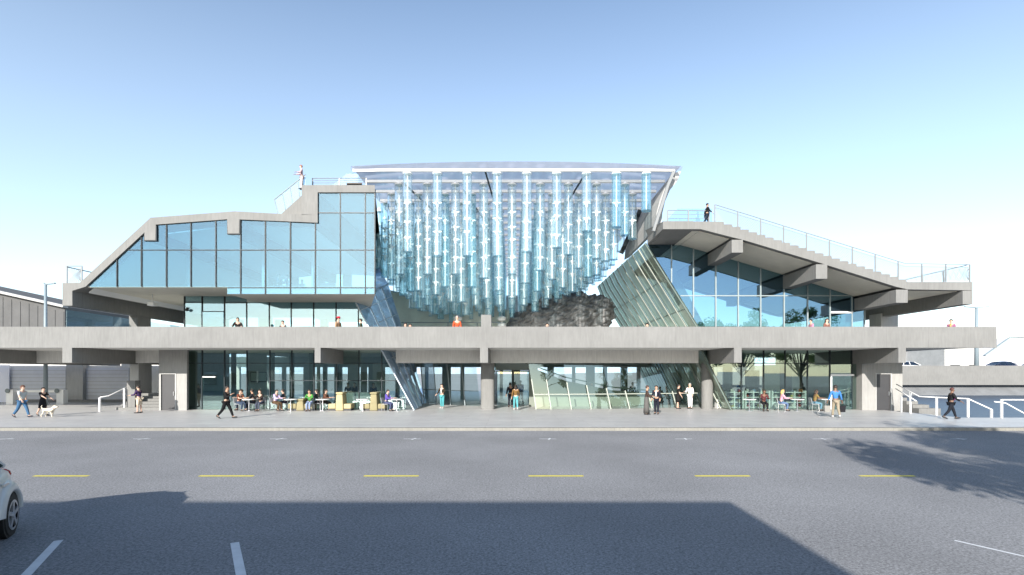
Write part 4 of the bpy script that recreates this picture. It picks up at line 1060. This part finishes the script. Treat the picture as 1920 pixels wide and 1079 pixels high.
# ------------------------------------------------------------------ left entrance stair and rails beside it
sl = MB(); nst = 6
for k in range(nst):
    z1 = 0.17*(k+1); sl.box(X(216,DW+0.35*k)+0.35*k, X(300,DW)-0.02, DW+0.35*k+0.03, DW+5, z1-0.17+0.001*k, z1)
tag(sl.build('steps', CONC), 'short flight of pale concrete steps left of the left grey door', 'steps')
tag(MB().box(X(241,33.6),X(256,33.6),33.45,33.95,0.12,Z(714,33.6)).build('pedestal', CONC), 'pale concrete pedestal at the top of the left white handrail', 'pedestal')
h1 = thing('handrail', 'white handrail rising along the left concrete steps', 'handrail', (X(187,32.2),32.2,0), world=True)
MB().tube([(X(186,32.2),32.2,Z(748,32.2)),(X(189,32.2),32.2,Z(745,32.2)),(X(203,32.6),32.6,Z(743,32.6)),(X(240,33.6),33.6,Z(725,33.6))],0.04,8).build('rail', WHITE, h1, smooth=True)
for px, py, d, yb in ((187,746,32.2,766),(233,729,33.3,752)):
    MB().box(X(px,d)-.045,X(px,d)+.045,d-.04,d+.04,0,Z(py,d)).build('post', WHITE, h1)

# right steps, rails and embankment
sr = MB()
for k in range(5):
    z1 = 0.2*(k+1); sr.box(X(1690,DW)+0.03, X(1730-9*k,DW), DW-1.4+0.5*k, DW+4, -0.9 if k == 0 else z1-0.2+0.001*k, z1)
tag(sr.build('steps', CONC), 'pale concrete steps right of the right grey door', 'steps')
def rail_set(label, segs, posts, rr=0.04):
    t = thing('handrail', label, 'handrail', (segs[0][0][0], segs[0][0][1], 0), world=True)
    m = MB()
    for sgm in segs: m.tube(sgm, rr*0.8, 8)
    m.build('rail', WHITE, t, smooth=True)
    for (x, y, z0, z1) in posts: MB().box(x-.04,x+.04,y-.04,y+.04,z0,z1).build('post', WHITE, t)
    return t
d1, d2, d3, d4 = 31.6, 29.2, 28.4, 27.7
a0 = (X(1681,32.4),32.4,Z(721,32.4)); a1 = (X(1724,d2+.6),d2+.6,Z(744,d2+.6)); a2 = (X(1756,d2),d2,Z(745.5,d2)); a3 = (X(1815,d3),d3,Z(748,d3)); a4 = (X(1861,d4),d4,Z(769,d4))
rail_set('white double handrail descending from the right door and along the water', [[a0,a1,a2,a3,a4],[(a0[0]-.05,a0[1],a0[2]-.28),(a1[0]-.2,a1[1],a1[2]-.25)]],
   [(X(1707,30.8),30.8,-.05,Z(735,30.8)),(a2[0],a2[1],-.05,a2[2]),(a3[0],a3[1],-.05,a3[2]),(a4[0]-.06,a4[1],-.05,a4[2]),(X(1690,31.8),31.8,-.05,Z(745,31.8))])
b0 = (X(1878,27.6),27.6,Z(750,27.6)); b1 = (X(2010,27.6),27.6,Z(750,27.6))
rail_set('white railing frame with sloping rail at the far right edge of the plaza', [[b0,b1],[(b0[0]-.4,b0[1],b0[2]-.1),(X(1885,27.6),27.6,Z(756,27.6)),(X(1960,27.0),27.0,Z(797,27))]],
   [(b0[0],b0[1],-.05,b0[2]+.03),(b1[0],b1[1],-.05,b1[2])])
EMB = 66
st('embankment', MB().box(24.3, 110, EMB+6, 200, -1.3, 2.5), principled('far ground', (0,0,0)))
tag(MB().box(24.4, 110, EMB, EMB+0.5, Z(722,EMB)-0.02, Z(686,EMB)).build('retaining_wall', CONC), 'long pale concrete retaining wall across the water on the right', 'wall')
st('slope', MB().add([(24.4,EMB-0.6,-0.5),(110,EMB-0.6,-0.5),(110,EMB+1.2,Z(722,EMB)-0.03),(24.4,EMB+1.2,Z(722,EMB)-0.03)],[(0,1,2,3)]), principled('dark slope', (0.16,0.165,0.17), 0.9, noise_amt=0.2, noise_scale=0.6))
# buildings behind
bw = principled('pale cladding', (0.62,0.62,0.66), 0.7, noise_amt=0.06, noise_scale=0.2)
def bldg(label, px0, px1, py0, d, dep, roofpts=None, mat=bw, wins=0):
    t = thing('warehouse', label, 'building', (X(px0,d), d, 2.5), world=True)
    x0, x1 = X(px0,d), X(px1,d)
    MB().prism([(x0,1.0),(x1,1.0)] + ([(X(a,d),Z(b,d)) for a,b in roofpts] if roofpts else [(x1,Z(py0,d)),(x0,Z(py0,d))]), d, d+dep).build('wall', mat, t)
    rf = MB(); rp_ = roofpts[::-1] if roofpts else [(px0,py0),(px1,py0)]
    for a, b in zip(rp_[:-1], rp_[1:]): rf.beam((X(a[0],d),d-0.15,Z(a[1],d)+.1),(X(b[0],d),d-0.15,Z(b[1],d)+.1),0.5,0.25)
    rf.build('roof_edge', MULL_L, t)
    for k in range(wins):
        xx = x0+(x1-x0)*(k+0.3)/wins; MB().box(xx,xx+(x1-x0)*0.5/wins,d-0.06,d-0.02,3.2,4.0).build('window', DARK, t)
    return t
bldg('low white warehouse beyond the retaining wall below the deck end', 1690,1769,659,110,20,wins=2)
bldg('grey concrete block right of the low white warehouse', 1771,1842,651,100,15,mat=CONC_B,wins=2)
bldg('large white hall with sloping roof at the far right', 1838,2150,640,120,30,roofpts=[(2150,622),(1930,632),(1893,634),(1845,668)],wins=3)
def t_lamp(px, d, pytop, zb, label, arm=(-0.55,0.55)):
    t = thing('street_lamp', label, 'street lamp', (X(px,d), d, zb)); h = Z(pytop,d)-zb; k = d/36
    MB().lathe([(0.14*k,0),(0.11*k,h*0.5),(0.08*k,h)],10).build('pole', principled('lamp grey', (0.20,0.25,0.28), 0.5), t, smooth=True)
    for a in arm:
        if a: MB().beam((0,0,h-0.02),(a*k*1.35,0,h+0.06*k),0.14*k,0.07*k).build('lamp_head', principled('lamp grey', (0,0,0)), t)
    MB().lathe([(0.26*k,0),(0.26*k,0.12)],10).build('base', CONC_B, t)
    return t
t_lamp(1831, 68, 577, 2.5, 'tall grey street lamp with twin heads beyond the right end of the deck', (-0.62,0.62))
t_lamp(85.5, 38, 533, -0.1, 'grey street lamp with a single arm before the ribbed concrete building', (-0.1,0.5))
# left ribbed building
lb = thing('concrete_building', 'grey ribbed concrete building with sloping roofline at the far left', 'building', (X(60,60),43,0), world=True)
MB().prism([(X(-260,60),-1),(X(121.5,60),-1),(X(121.5,60),Z(575,60)),(X(-2,60),Z(545,60)),(X(-260,60),Z(490,60))],60,72).build('wall', principled('grey ribbed concrete', (0.095,0.095,0.095), 0.85, noise_amt=0.15, noise_scale=0.7), lb)
rbm = MB()
for k in range(-14,8):
    x = X(k*16.3+2,60); top = Z(545+(k*16.3+2)*0.246,60)-0.75
    rbm.box(x, x+0.25, 59.95, 60, 0, top)
rbm.build('rib', principled('grey ribbed concrete', (0,0,0)), lb)
cp = MB().beam((X(-260,59.6),59.7,Z(490,59.6)),(X(121.5,59.6),59.7,Z(575,59.6)),0.75,0.28); cp.build('roof_edge', CONC_B, lb)
# service yard wall under the left deck, with roller doors
sy = thing('service_building', 'long grey service wall with pale roller doors under the left deck', 'building', (-30,42.6,0), world=True)
MB().box(-60,-29.0,42.6,43.0,-0.6,3.9).build('wall', CONC_LIFT, sy)
for (a, b) in ((20,124),(158,242)):
    d = MB().box(X(a,42.5),X(b,42.5),42.45,42.58,-.05,Z(690,42.5)); dd_ = d.build('roller_door', principled('pale blue grey metal', (0.56,0.58,0.63), 0.55, noise_amt=0.05, noise_scale=2), sy)
    s_ = MB()
    for q in range(9): s_.box(X(a,42.5),X(b,42.5),42.42,42.45,0.2+q*0.3,0.23+q*0.3)
    s_.build('slat_joint', CONC_B, dd_)
MB().box(X(-40,42.3),X(18,42.3),42.25,42.35,-.05,Z(685,42.3)).build('roller_door', principled('pale lilac metal', (0.7,0.71,0.78), 0.5), sy)
MB().box(X(126,42.2),X(157,42.2),42.1,42.55,-.05,3.9).build('pier', CONC_B, sy)
# gate barrier
gb = thing('gate_barrier', 'low white gate barrier with two posts and dark hinge discs on the left', 'barrier', (X(66,39),39,0), world=True)
for px in (22,116):
    pp = MB().box(X(px-6,39),X(px+7,39),38.8,39.2,0,Z(731,39)).build('post', WHITE, gb)
    MB().lathe([(0.17,-0.02),(0.17,0.02)],14,0,(X(px-2 if px < 60 else px-4,39),38.74,Z(733,39)),'y').build('hinge_disc', principled('slate column', (0,0,0)), pp)
MB().box(X(29,39),X(110,39),38.95,39.05,Z(736,39),Z(732,39)).build('arm', WHITE, gb)
tag(MB().box(X(35,42),X(240,42),41.8,42.2,0,0.22).build('low_kerb', CONC), 'low pale concrete kerb behind the gate barrier', 'kerb')

# ------------------------------------------------------------------ tables, chairs, booths, shelves
def make_table(label, loc):
    t = thing('cafe_table', label, 'table', loc, 0, 'cafe tables under the deck')
    MB().lathe([(0.40,0.71),(0.41,0.72),(0.41,0.745),(0.40,0.75)],20).build('table_top', WHITE, t)
    MB().lathe([(0.035,0.03),(0.035,0.71)],10).build('leg', ALU, t)
    MB().lathe([(0.24,0),(0.24,0.02),(0.05,0.045)],16).build('base', ALU, t)
    return t
tb = None
for px, py, lab in ((467,767,'white round cafe table between the rust brown shirt and the black pullover'),(545,769,'white round cafe table between the lavender shirt and the green pullover'),
                    (605,768,'white round cafe table right of the green pullover'),(680,769,'white round cafe table between the two tan booths'),(744,768,'white round cafe table right of the purple shirt'),
                    (1405,770,'white round cafe table left of the dark red shirt'),(1495,769,'white round cafe table between the pink coat and the ochre top'),(1548,768,'white round cafe table right of the ochre top')):
    p = (X(px,32.5), 32.5, 0)
    tb = make_table(lab, p) if tb is None else dup(tb, p, 0, lab)
def make_chair(label, loc, rz, mat):
    t = thing('cafe_chair', label, 'chair', loc, rz, 'cafe chairs under the deck')
    MB().box(-0.21,0.21,-0.2,0.2,0.43,0.46).build('seat', mat, t)
    MB().add([(-0.2,-0.2,0.55),(0.2,-0.2,0.55),(0.19,-0.27,0.84),(-0.19,-0.27,0.84),(-0.2,-0.225,0.55),(0.2,-0.225,0.55),(0.19,-0.295,0.84),(-0.19,-0.295,0.84)],
             [(0,1,2,3),(7,6,5,4),(0,4,5,1),(1,5,6,2),(2,6,7,3),(3,7,4,0)]).build('backrest', mat, t)
    for sx in (-1,1):
        MB().tube([(sx*0.18,0.18,0.43),(sx*0.2,0.2,0)],0.014,6).build('leg', ALU, t)
        MB().tube([(sx*0.18,-0.18,0.43),(sx*0.2,-0.22,0)],0.014,6).build('leg', ALU, t)
        MB().tube([(sx*0.18,-0.19,0.45),(sx*0.19,-0.23,0.6)],0.014,6).build('back_post', ALU, t)
    return t
chr_ = None
CH = principled('grey chair shell', (0.33,0.34,0.35), 0.5)
for (p, hd, lab) in SEAT_SPOTS:
    l2 = 'grey chair carrying the ' + ' '.join(lab.replace('seated ','').split()[:11])
    rz = R(hd)
    chr_ = make_chair(l2, p, rz, CH) if chr_ is None else dup(chr_, p, rz, l2)
    # hips of a seated figure sit a little behind its origin
TAN = principled('tan upholstery', (0.42,0.36,0.20), 0.8, noise_amt=0.14, noise_scale=3)
TAN2 = principled('olive tan upholstery', (0.27,0.235,0.13), 0.85, noise_amt=0.14, noise_scale=3)
def booth(label, px, py, mat, w=1.15, hh=1.05):
    p = (X(px,32.6), 32.6, 0); t = thing('booth_seat', label, 'booth seat', p, 0, 'tan booth seats')
    def soft(o, w=0.05):
        bv = o.modifiers.new('soft edges', 'BEVEL'); bv.width = w; bv.segments = 3
        for p_ in o.data.polygons: p_.use_smooth = True
    soft(MB().prism([(-0.26,0),(0.26,0),(0.2,hh),(-0.2,hh)], 0.0, 0.85).build('backrest', mat, t), 0.07)
    soft(MB().box(-0.23,0.23,-0.015,0.87,hh+0.005,hh+0.13).build('headrest', mat, t))
    for s in (-1,1):
        soft(MB().box(s*0.265, s*(0.265+w*0.4), 0.05, 0.85, 0.12, 0.44).build('seat', mat, t))
        MB().box(s*0.265, s*(0.265+w*0.38), 0.1, 0.8, 0, 0.12).build('plinth', DARK, t)
    return t
b1_ = booth('tan back to back booth seat with tall back right of the green pullover', 636, 768, TAN)
b2_ = booth('tan back to back booth seat beside the purple shirt', 700, 767.5, TAN2)
b3_ = booth('low dull tan booth seat just left of the green pullover', 562, 764.5, TAN2, 1.3, 0.62)
def counter(label, px0, px1, d, h, mat):
    t = thing('bar_counter', label, 'counter', (X((px0+px1)/2,d), d, 0)); w = (X(px1,d)-X(px0,d))/2
    MB().box(-w,w,-0.3,0.3,0,h-0.05).build('front_panel', mat, t); MB().box(-w-.05,w+.05,-0.36,0.36,h-0.05,h).build('counter_top', WHITE, t)
counter('dark grey counter inside the left glass behind the tan booths', 640, 720, 36, 1.05, principled('slate column', (0,0,0)))
# white shop shelves with goods inside the right glass
def shelf(label, px0, px1, d):
    t = thing('shop_shelf', label, 'shelf', (X(px0,d), d, 0), 0, 'white shop shelves'); w = X(px1,d)-X(px0,d)
    f = MB()
    for z in (0.04,0.38,0.72,1.06): f.box(0,w,-0.2,0.2,z,z+0.04)
    f.build('board', WHITE, t); n = 3
    for k in range(n+1): MB().box(w*k/n-0.03,w*k/n+0.03,-0.22,0.22,0,1.2).build('upright', WHITE, t)
    return t
goods = [(0.25,0.04,0.04),(0.04,0.06,0.10),(0.30,0.26,0.06),(0.06,0.14,0.08),(0.4,0.38,0.34),(0.03,0.03,0.035),(0.35,0.14,0.05),(0.1,0.16,0.24)]
SB = [(1343,1391,35.2,'white shop shelf of goods just right of the round column'),(1396,1440,35.3,'white shop shelf of goods behind the dark red shirt'),(1446,1508,35.3,'white shop shelf of goods behind the pink coat')]
for q, (a, b, d, lab) in enumerate(SB):
    shelf(lab, a, b, d)
    x0 = X(a,d); w = X(b,d)-x0; z_ = (0.08,0.42,0.76,1.10); rowname = ['bottom','second','third','top']
    for r in range(4):
        for k in range(4):
            hh = random.uniform(0.12,0.24); ww = random.uniform(0.10,0.20); xx = x0+w*(k+0.5)/4+random.uniform(-.06,.06); gi = random.randrange(8)
            col = goods[gi]
            g_ = MB().prism([(-ww/2,0),(ww/2,0),(ww/2*0.92,hh*0.8),(ww/4,hh),(-ww/4,hh),(-ww/2*0.92,hh*0.8)], -0.1, 0.1).build('merchandise', principled('goods %d' % gi, col, 0.6))
            g_.location = (xx, d, z_[r])
            tag(g_, '%s item %s from left on %s level of %s' % (['red','navy','mustard','green','cream','black','orange','blue'][gi], ORD[k], rowname[r], lab.replace('white shop ','').replace(' of goods','')), 'shop goods', 'goods on the white shop shelves')

# ------------------------------------------------------------------ cars
def make_car(label, paint, loc, rz, detail=True):
    """x forward, origin on the ground at the middle"""
    t = thing('parked_car', label, 'car', loc, rz)
    pm = principled('car paint '+label[:14], paint, 0.28, spec=0.5, coat=0.6)
    gm = glass('car window', (0.10,0.12,0.13), (0.8,0.9,1.0), 0.16)
    # stations: x, half width at sill, at belt, z sill, z belt, hood/shoulder crown
    S = [(2.18,0.50,0.42,0.30,0.58,0.60),(2.08,0.74,0.66,0.22,0.66,0.70),(1.85,0.86,0.80,0.19,0.74,0.80),(1.45,0.90,0.86,0.18,0.82,0.90),(1.0,0.91,0.88,0.18,0.90,0.99),
         (0.5,0.91,0.885,0.18,0.93,1.0),(-0.2,0.91,0.885,0.18,0.95,1.02),(-0.9,0.91,0.885,0.18,0.97,1.04),(-1.4,0.90,0.87,0.18,0.985,1.06),(-1.8,0.86,0.80,0.20,0.97,1.06),(-2.05,0.74,0.70,0.26,0.90,0.98),(-2.16,0.55,0.5,0.34,0.75,0.80)]
    m = MB(); n = 13
    for (x, ws, wb, zs, zb, zc) in S:
        half = [(ws*0.82,zs),(ws,zs+0.14),(ws+0.015,(zs+zb)/2),(wb+0.01,zb-0.06),(wb-0.05,zb+(zc-zb)*0.35),(wb*0.55,zc-(zc-zb)*0.2)]
        row = [(-y, z) for y, z in half] + [(0, zc)] + [(y, z) for y, z in half[::-1]]
        for y, z in row: m.v.append((x, y, z))
    for i in range(len(S)-1):
        for k in range(n-1):
            a = i*n+k; m.f.append((a, a+1, a+n+1, a+n)); m.m.append(0)
    m.f.append(tuple(range(n-1,-1,-1))); m.m.append(0); e = (len(S)-1)*n; m.f.append(tuple(range(e, e+n))); m.m.append(0)
    for i in range(len(S)-1): m.f.append((i*n, i*n+n, i*n+2*n-1, i*n+n-1)); m.m.append(0)
    body = m.build('body', pm, t, smooth=True); body.modifiers.new('s','SUBSURF').levels = 1; body.modifiers['s'].render_levels = 1
    # greenhouse
    G = [(1.02,0.80,0.97,0.72,0.99),(0.25,0.80,1.00,0.60,1.40),(-0.4,0.80,1.02,0.60,1.46),(-1.1,0.79,1.03,0.57,1.42),(-1.75,0.72,1.04,0.55,1.20),(-1.98,0.66,1.0,0.56,1.03)]
    gb_, rfm = MB(), MB()
    for (x, wb, zb, wt, zt) in G:
        for y, z in ((-wb,zb),(-wt,zt),(wt,zt),(wb,zb)): gb_.v.append((x,y,z))
        for y, z in ((-wt-0.02,zt-0.03),(-wt*0.8,zt+0.03),(0,zt+0.055),(wt*0.8,zt+0.03),(wt+0.02,zt-0.03)): rfm.v.append((x,y,z))
    for i in range(len(G)-1):
        for k in range(3):
            a = i*4+k; gb_.f.append((a,a+1,a+5,a+4)); gb_.m.append(0)
        if i in (1,2,3):
            for k in range(4):
                a = i*5+k; rfm.f.append((a,a+1,a+6,a+5)); rfm.m.append(0)
    gb_.build('window', gm, t, smooth=False)
    rfm.build('roof', pm, t, smooth=True)
    pl = MB()
    for s in (-1,1):
        for (xa, wa, za, xb, wb, zb) in ((0.95,0.80,0.99,0.25,0.61,1.40),(-0.42,0.805,1.02,-0.45,0.61,1.45),(-1.3,0.78,1.03,-1.12,0.58,1.42),(-1.95,0.66,1.0,-1.7,0.56,1.22)):
            pl.beam((xa,s*wa,za),(xb,s*wb,zb),0.07,0.05)
    pl.build('pillar', pm, t)
    for s in (-1,1):
        MB().prism([(-0.30,0.80),(-0.08,0.80),(-0.08,0.835),(-0.30,0.835)], s*0.905, s*0.935).build('door_handle', ALU, t)
        MB().prism([(-1.22,0.82),(-1.0,0.82),(-1.0,0.855),(-1.22,0.855)], s*0.90, s*0.93).build('door_handle', ALU, t)
        MB().ball((0.72,s*0.98,1.02),0.09,0.10,0.075,10).build('wing_mirror', pm, t, smooth=True)
        MB().ball((1.98,s*0.62,0.66),0.14,0.16,0.07,10).build('headlight', ALU, t, smooth=True)
        MB().ball((-2.02,s*0.62,0.86),0.09,0.13,0.10,10).build('tail_light', principled('red lens', (0.35,0.015,0.015), 0.2), t, smooth=True)
    for xw in (1.32,-1.32):
        for s in (-1,1):
            MB().lathe([(0.37,s*0.62),(0.37,s*0.925)],28,0,(xw,0,0.34),'y').build('wheel_arch', RUB, t, smooth=False)
            w = MB().lathe([(0.24,s*0.70),(0.315,s*0.71),(0.325,s*0.78),(0.325,s*0.90),(0.312,s*0.94),(0.225,s*0.945),(0.22,s*0.90)],32,0,(xw,0,0.325),'y').build('wheel', RUB, t, smooth=False)
            fd = MB(); nf = 18; o_ = 0
            for k in range(nf+1):
                a = math.pi*(k/nf*0.96+0.02); c_, s_ = math.cos(a), math.sin(a)
                for rr_, yy in ((0.355,0.80),(0.355,0.955),(0.40,0.972),(0.50,0.93),(0.56,0.84)):
                    fd.v.append((xw+rr_*c_, s*yy, 0.335+rr_*s_))
            for k in range(nf):
                for q in range(4):
                    a = k*5+q; fd.f.append((a,a+1,a+6,a+5)); fd.m.append(0)
            fd.build('fender', pm, t, smooth=True)
            r_ = MB()
            N_ = 32
            for k in range(N_):      # rim ring
                a0_, a1_ = 2*math.pi*k/N_, 2*math.pi*(k+1)/N_
                pts = []
                for rr_ in (0.195,0.23):
                    for aa in (a0_,a1_): pts.append((xw+rr_*math.cos(aa), s*0.952, 0.325+rr_*math.sin(aa)))
                r_.add(pts,[(0,1,3,2)] if s > 0 else [(2,3,1,0)])
            for k in range(5):
                a = 2*math.pi*k/5+0.3; p0 = Vector((xw, s*0.94, 0.325)); p1 = p0+Vector((math.cos(a)*0.21,s*0.004,math.sin(a)*0.21)); r_.beam(p0, p1, 0.065, 0.03, up=(0,s,0))
            r_.lathe([(0.06,s*0.93),(0.05,s*0.962)],12,0,(xw,0,0.325),'y')
            r_.build('rim', principled('silver rim', (0.55,0.55,0.57), 0.3, metal=0.7), w)
    for xb_, lab_ in ((2.2,'front'),(-2.19,'rear')):
        MB().box(xb_-0.03,xb_+0.03,-0.26,0.26,0.42,0.54).build('number_plate', WHITE, t)
    return t
wx, wd = X(22,7.93), 7.93
ax = Vector((-0.5,0.866)); nrm = Vector((0.866,0.5))
cc = Vector((wx,wd)) - nrm*0.93 - ax*1.32
ang = math.atan2(ax.y, ax.x)
make_car('silver compact car parked at an angle at the lower left edge', (0.52,0.525,0.53), (cc.x, cc.y, RZ), ang+math.pi)
make_car('white car beyond the retaining wall just right of the deck beam', (0.75,0.75,0.75), (X(1704,70),70,2.5), 0)
make_car('dark blue car behind the retaining wall, the left one of two', (0.012,0.02,0.06), (X(1872,69),69,2.5), math.pi)
make_car('dark blue car behind the retaining wall at the right frame edge', (0.012,0.02,0.06), (X(1940,69),69,2.5), math.pi)

# ------------------------------------------------------------------ trees beside the road (their shade and mirror image show)
BARK = principled('bark', (0.10,0.075,0.055), 0.9, noise_amt=0.3, noise_scale=6, bump=0.5, bump_scale=20)
LEAF = principled('leaf', (0.055,0.095,0.03), 0.7, noise_amt=0.45, noise_scale=1.2)
_n = LEAF.node_tree; _t = _n.nodes.new('ShaderNodeBsdfTranslucent'); _t.inputs['Color'].default_value = (0.13,0.24,0.05,1); _m = _n.nodes.new('ShaderNodeMixShader'); _m.inputs['Fac'].default_value = 0.45
_n.links.new(_n.nodes['Principled BSDF'].outputs[0], _m.inputs[1]); _n.links.new(_t.outputs[0], _m.inputs[2]); _n.links.new(_m.outputs[0], _n.nodes['Material Output'].inputs['Surface'])
def tree(label, loc, h, cr, base, nleaf, seed, sy=1.0):
    rg = random.Random(seed); t = thing('street_tree', label, 'tree', loc, 0, 'street trees across the road')
    tm = MB(); tm.tube([(0,0,-0.2),(0.05,0.02,base*0.6),(0,0.05,base+0.8),(0.1,0,h*0.7)],[0.24,0.19,0.14,0.05],10)
    cl = []
    for k in range(26):
        a = rg.uniform(0,2*math.pi); el = rg.uniform(-0.5,1.2); r = rg.uniform(0.45,0.95)
        c = Vector((math.cos(a)*math.cos(el)*cr*r, math.sin(a)*math.cos(el)*cr*r*sy, base+(h-base)*(0.42+0.5*math.sin(el)*r)))
        cl.append((c, rg.uniform(0.5,1.15)*cr*0.30)); tm.tube([(0,0.03,base*0.75+rg.uniform(0,1.6)), c*0.5+Vector((0,0,base*0.55)), c],[0.08,0.05,0.015],6)
    tm.build('trunk', BARK, t, smooth=True)
    lm_ = MB()
    for q in range(nleaf):
        c, r = cl[rg.randrange(len(cl))]; v = Vector((rg.gauss(0,1),rg.gauss(0,1),rg.gauss(0,0.8))); v.normalize(); p = c+v*r*rg.random()**0.4
        u = Vector((rg.gauss(0,1),rg.gauss(0,1),rg.gauss(0,1))); u.normalize(); w = u.cross(v);
        if w.length < 0.05: continue
        w.normalize(); s = rg.uniform(0.09,0.19)
        lm_.v += [tuple(p-u*s), tuple(p+w*s*0.6), tuple(p+u*s), tuple(p-w*s*0.6)]; o = len(lm_.v)-4; lm_.f.append((o,o+1,o+2,o+3)); lm_.m.append(0)
    lm_.build('crown', LEAF, t)
tree('leafy tree whose ragged shade falls on the right of the road', (9.4,-6.3,RZ), 12.6, 6.0, 4.6, 18000, 3)
tree('leafy tree mirrored left in the upper right glass', (27.5,-9,0), 12.0, 4.2, 2.0, 14000, 5)
tree('leafy round tree mirrored in the middle of the upper right glass', (34.5,-10,0), 12.6, 4.4, 2.0, 14000, 9)
tree('leafy tree mirrored right in the upper right glass', (42.5,-8,0), 13.0, 4.6, 2.0, 14000, 12)
# plain low building across the road that shades the parking lane
SLX, SLZ = 0.30, 0.43
yb = -5.5; Hb = SLZ*(ground_d(941,RZ)-yb)+RZ
ob = thing('low_building', 'plain flat roofed building across the road, with an added unseen roof overhang, that shades the parking lane', 'building', (-18,yb,RZ), world=True)
xr_ = X(1368,ground_d(941,RZ)) - SLX*(ground_d(941,RZ)-yb)
MB().box(-50, xr_-2.6, -16, yb-0.05, RZ-0.1, Hb-0.3).build('wall', principled('pale render', (0.34,0.34,0.33), 0.8, noise_amt=0.06, noise_scale=0.4), ob)
MB().box(-50.1, xr_, -16.1, yb, Hb-0.3, Hb).build('roof_edge', CONC, ob)  # unseen overhang past the wall, added to shape the side edge of the shadow
for k in range(16):
    x = -47+k*3.1
    if x+1.8 < xr_-2.8: 
        wn = MB().box(x,x+1.8,yb+0.01,yb+0.04,0.9,2.6).build('window', glass('car window', (0,0,0),(0,0,0),0), ob)
        MB().box(x-0.08,x+1.88,yb+0.02,yb+0.1,0.8,0.9).build('sill', CONC, wn)
# distant shore
hm = MB(); nh = 60; rg = random.Random(4)
for k in range(nh+1):
    x = -2600+5200*k/nh; hh = 120+90*noise.fractal(Vector((k*0.23,1.3,0)),1,2,4)+60
    if abs(x) < 200: hh *= 0.9
    hm.v += [(x,2300,-2),(x,2500,max(30,hh*0.8))]
for k in range(nh): hm.f.append((2*k,2*k+2,2*k+3,2*k+1)); hm.m.append(0)
st('hills', hm, principled('haze-tinted hills', (0.42,0.52,0.62), 0.9, noise_amt=0.3, noise_scale=0.01))  # distance haze is put into the pale blue base colour

# ------------------------------------------------------------------ light, sky, camera
sun_dir = Vector((SLX, 1.0, -SLZ)).normalized()     # travel direction
sl_ = bpy.data.lights.new('Sun', 'SUN'); sl_.energy = 4.0; sl_.angle = R(0.5); sl_.color = (1.0,0.95,0.88)
so = bpy.data.objects.new('sun', sl_); C.objects.link(so); so.rotation_euler = sun_dir.to_track_quat('-Z','Y').to_euler(); so.location = (0,-20,30)
w = bpy.data.worlds.new('World'); sc.world = w; w.use_nodes = True
nt = w.node_tree; bg = nt.nodes['Background']
sky = nt.nodes.new('ShaderNodeTexSky'); sky.sky_type = 'NISHITA'; sky.sun_disc = False
sky.sun_elevation = math.asin(-sun_dir.z); sky.sun_rotation = math.atan2(-sun_dir.x, -sun_dir.y)
sky.air_density = 1.0; sky.dust_density = 0.5; sky.ozone_density = 1.5
nt.links.new(sky.outputs[0], bg.inputs['Color']); bg.inputs['Strength'].default_value = 0.107
# bright sea haze low in the sky, all the way round the horizon
_N, _L = nt.nodes, nt.links
_tc = _N.new('ShaderNodeTexCoord'); _sx = _N.new('ShaderNodeSeparateXYZ'); _cr = _N.new('ShaderNodeValToRGB'); _hz = _N.new('ShaderNodeBackground'); _ad = _N.new('ShaderNodeAddShader')
_cr.color_ramp.elements[0].position = 0.0; _cr.color_ramp.elements[0].color = (0.32,0.32,0.32,1)
_cr.color_ramp.elements[1].position = 0.70; _cr.color_ramp.elements[1].color = (0,0,0,1)
for _p, _v in ((0.06,0.23),(0.12,0.175),(0.24,0.145),(0.36,0.118),(0.454,0.085),(0.588,0.032)):
    _e = _cr.color_ramp.elements.new(_p); _e.color = (_v*0.92,_v,_v*1.0,1)
_L.new(_tc.outputs['Generated'], _sx.inputs[0]); _L.new(_sx.outputs['Z'], _cr.inputs['Fac']); _L.new(_cr.outputs['Color'], _hz.inputs['Color']); _hz.inputs['Strength'].default_value = 0.93
_L.new(bg.outputs[0], _ad.inputs[0]); _L.new(_hz.outputs[0], _ad.inputs[1]); _L.new(_ad.outputs[0], _N['World Output'].inputs['Surface'])
cd = bpy.data.cameras.new('Camera'); co = bpy.data.objects.new('camera', cd); C.objects.link(co); sc.camera = co
co.location = (0,0,EYE); co.rotation_euler = (R(90),0,0); cd.sensor_fit = 'HORIZONTAL'; cd.sensor_width = 36; cd.lens = 18
cd.shift_y = (HZ-539.5)/1920; cd.clip_end = 8000; cd.clip_start = 0.05
sc.view_settings.view_transform = 'Standard'; sc.view_settings.look = 'None'; sc.view_settings.exposure = 1.12; sc.view_settings.gamma = 1
cy = sc.cycles; cy.max_bounces = 14; cy.diffuse_bounces = 8; cy.glossy_bounces = 5; cy.transparent_max_bounces = 48; cy.caustics_reflective = False; cy.caustics_refractive = False
cy.use_denoising = True; cy.sample_clamp_indirect = 6
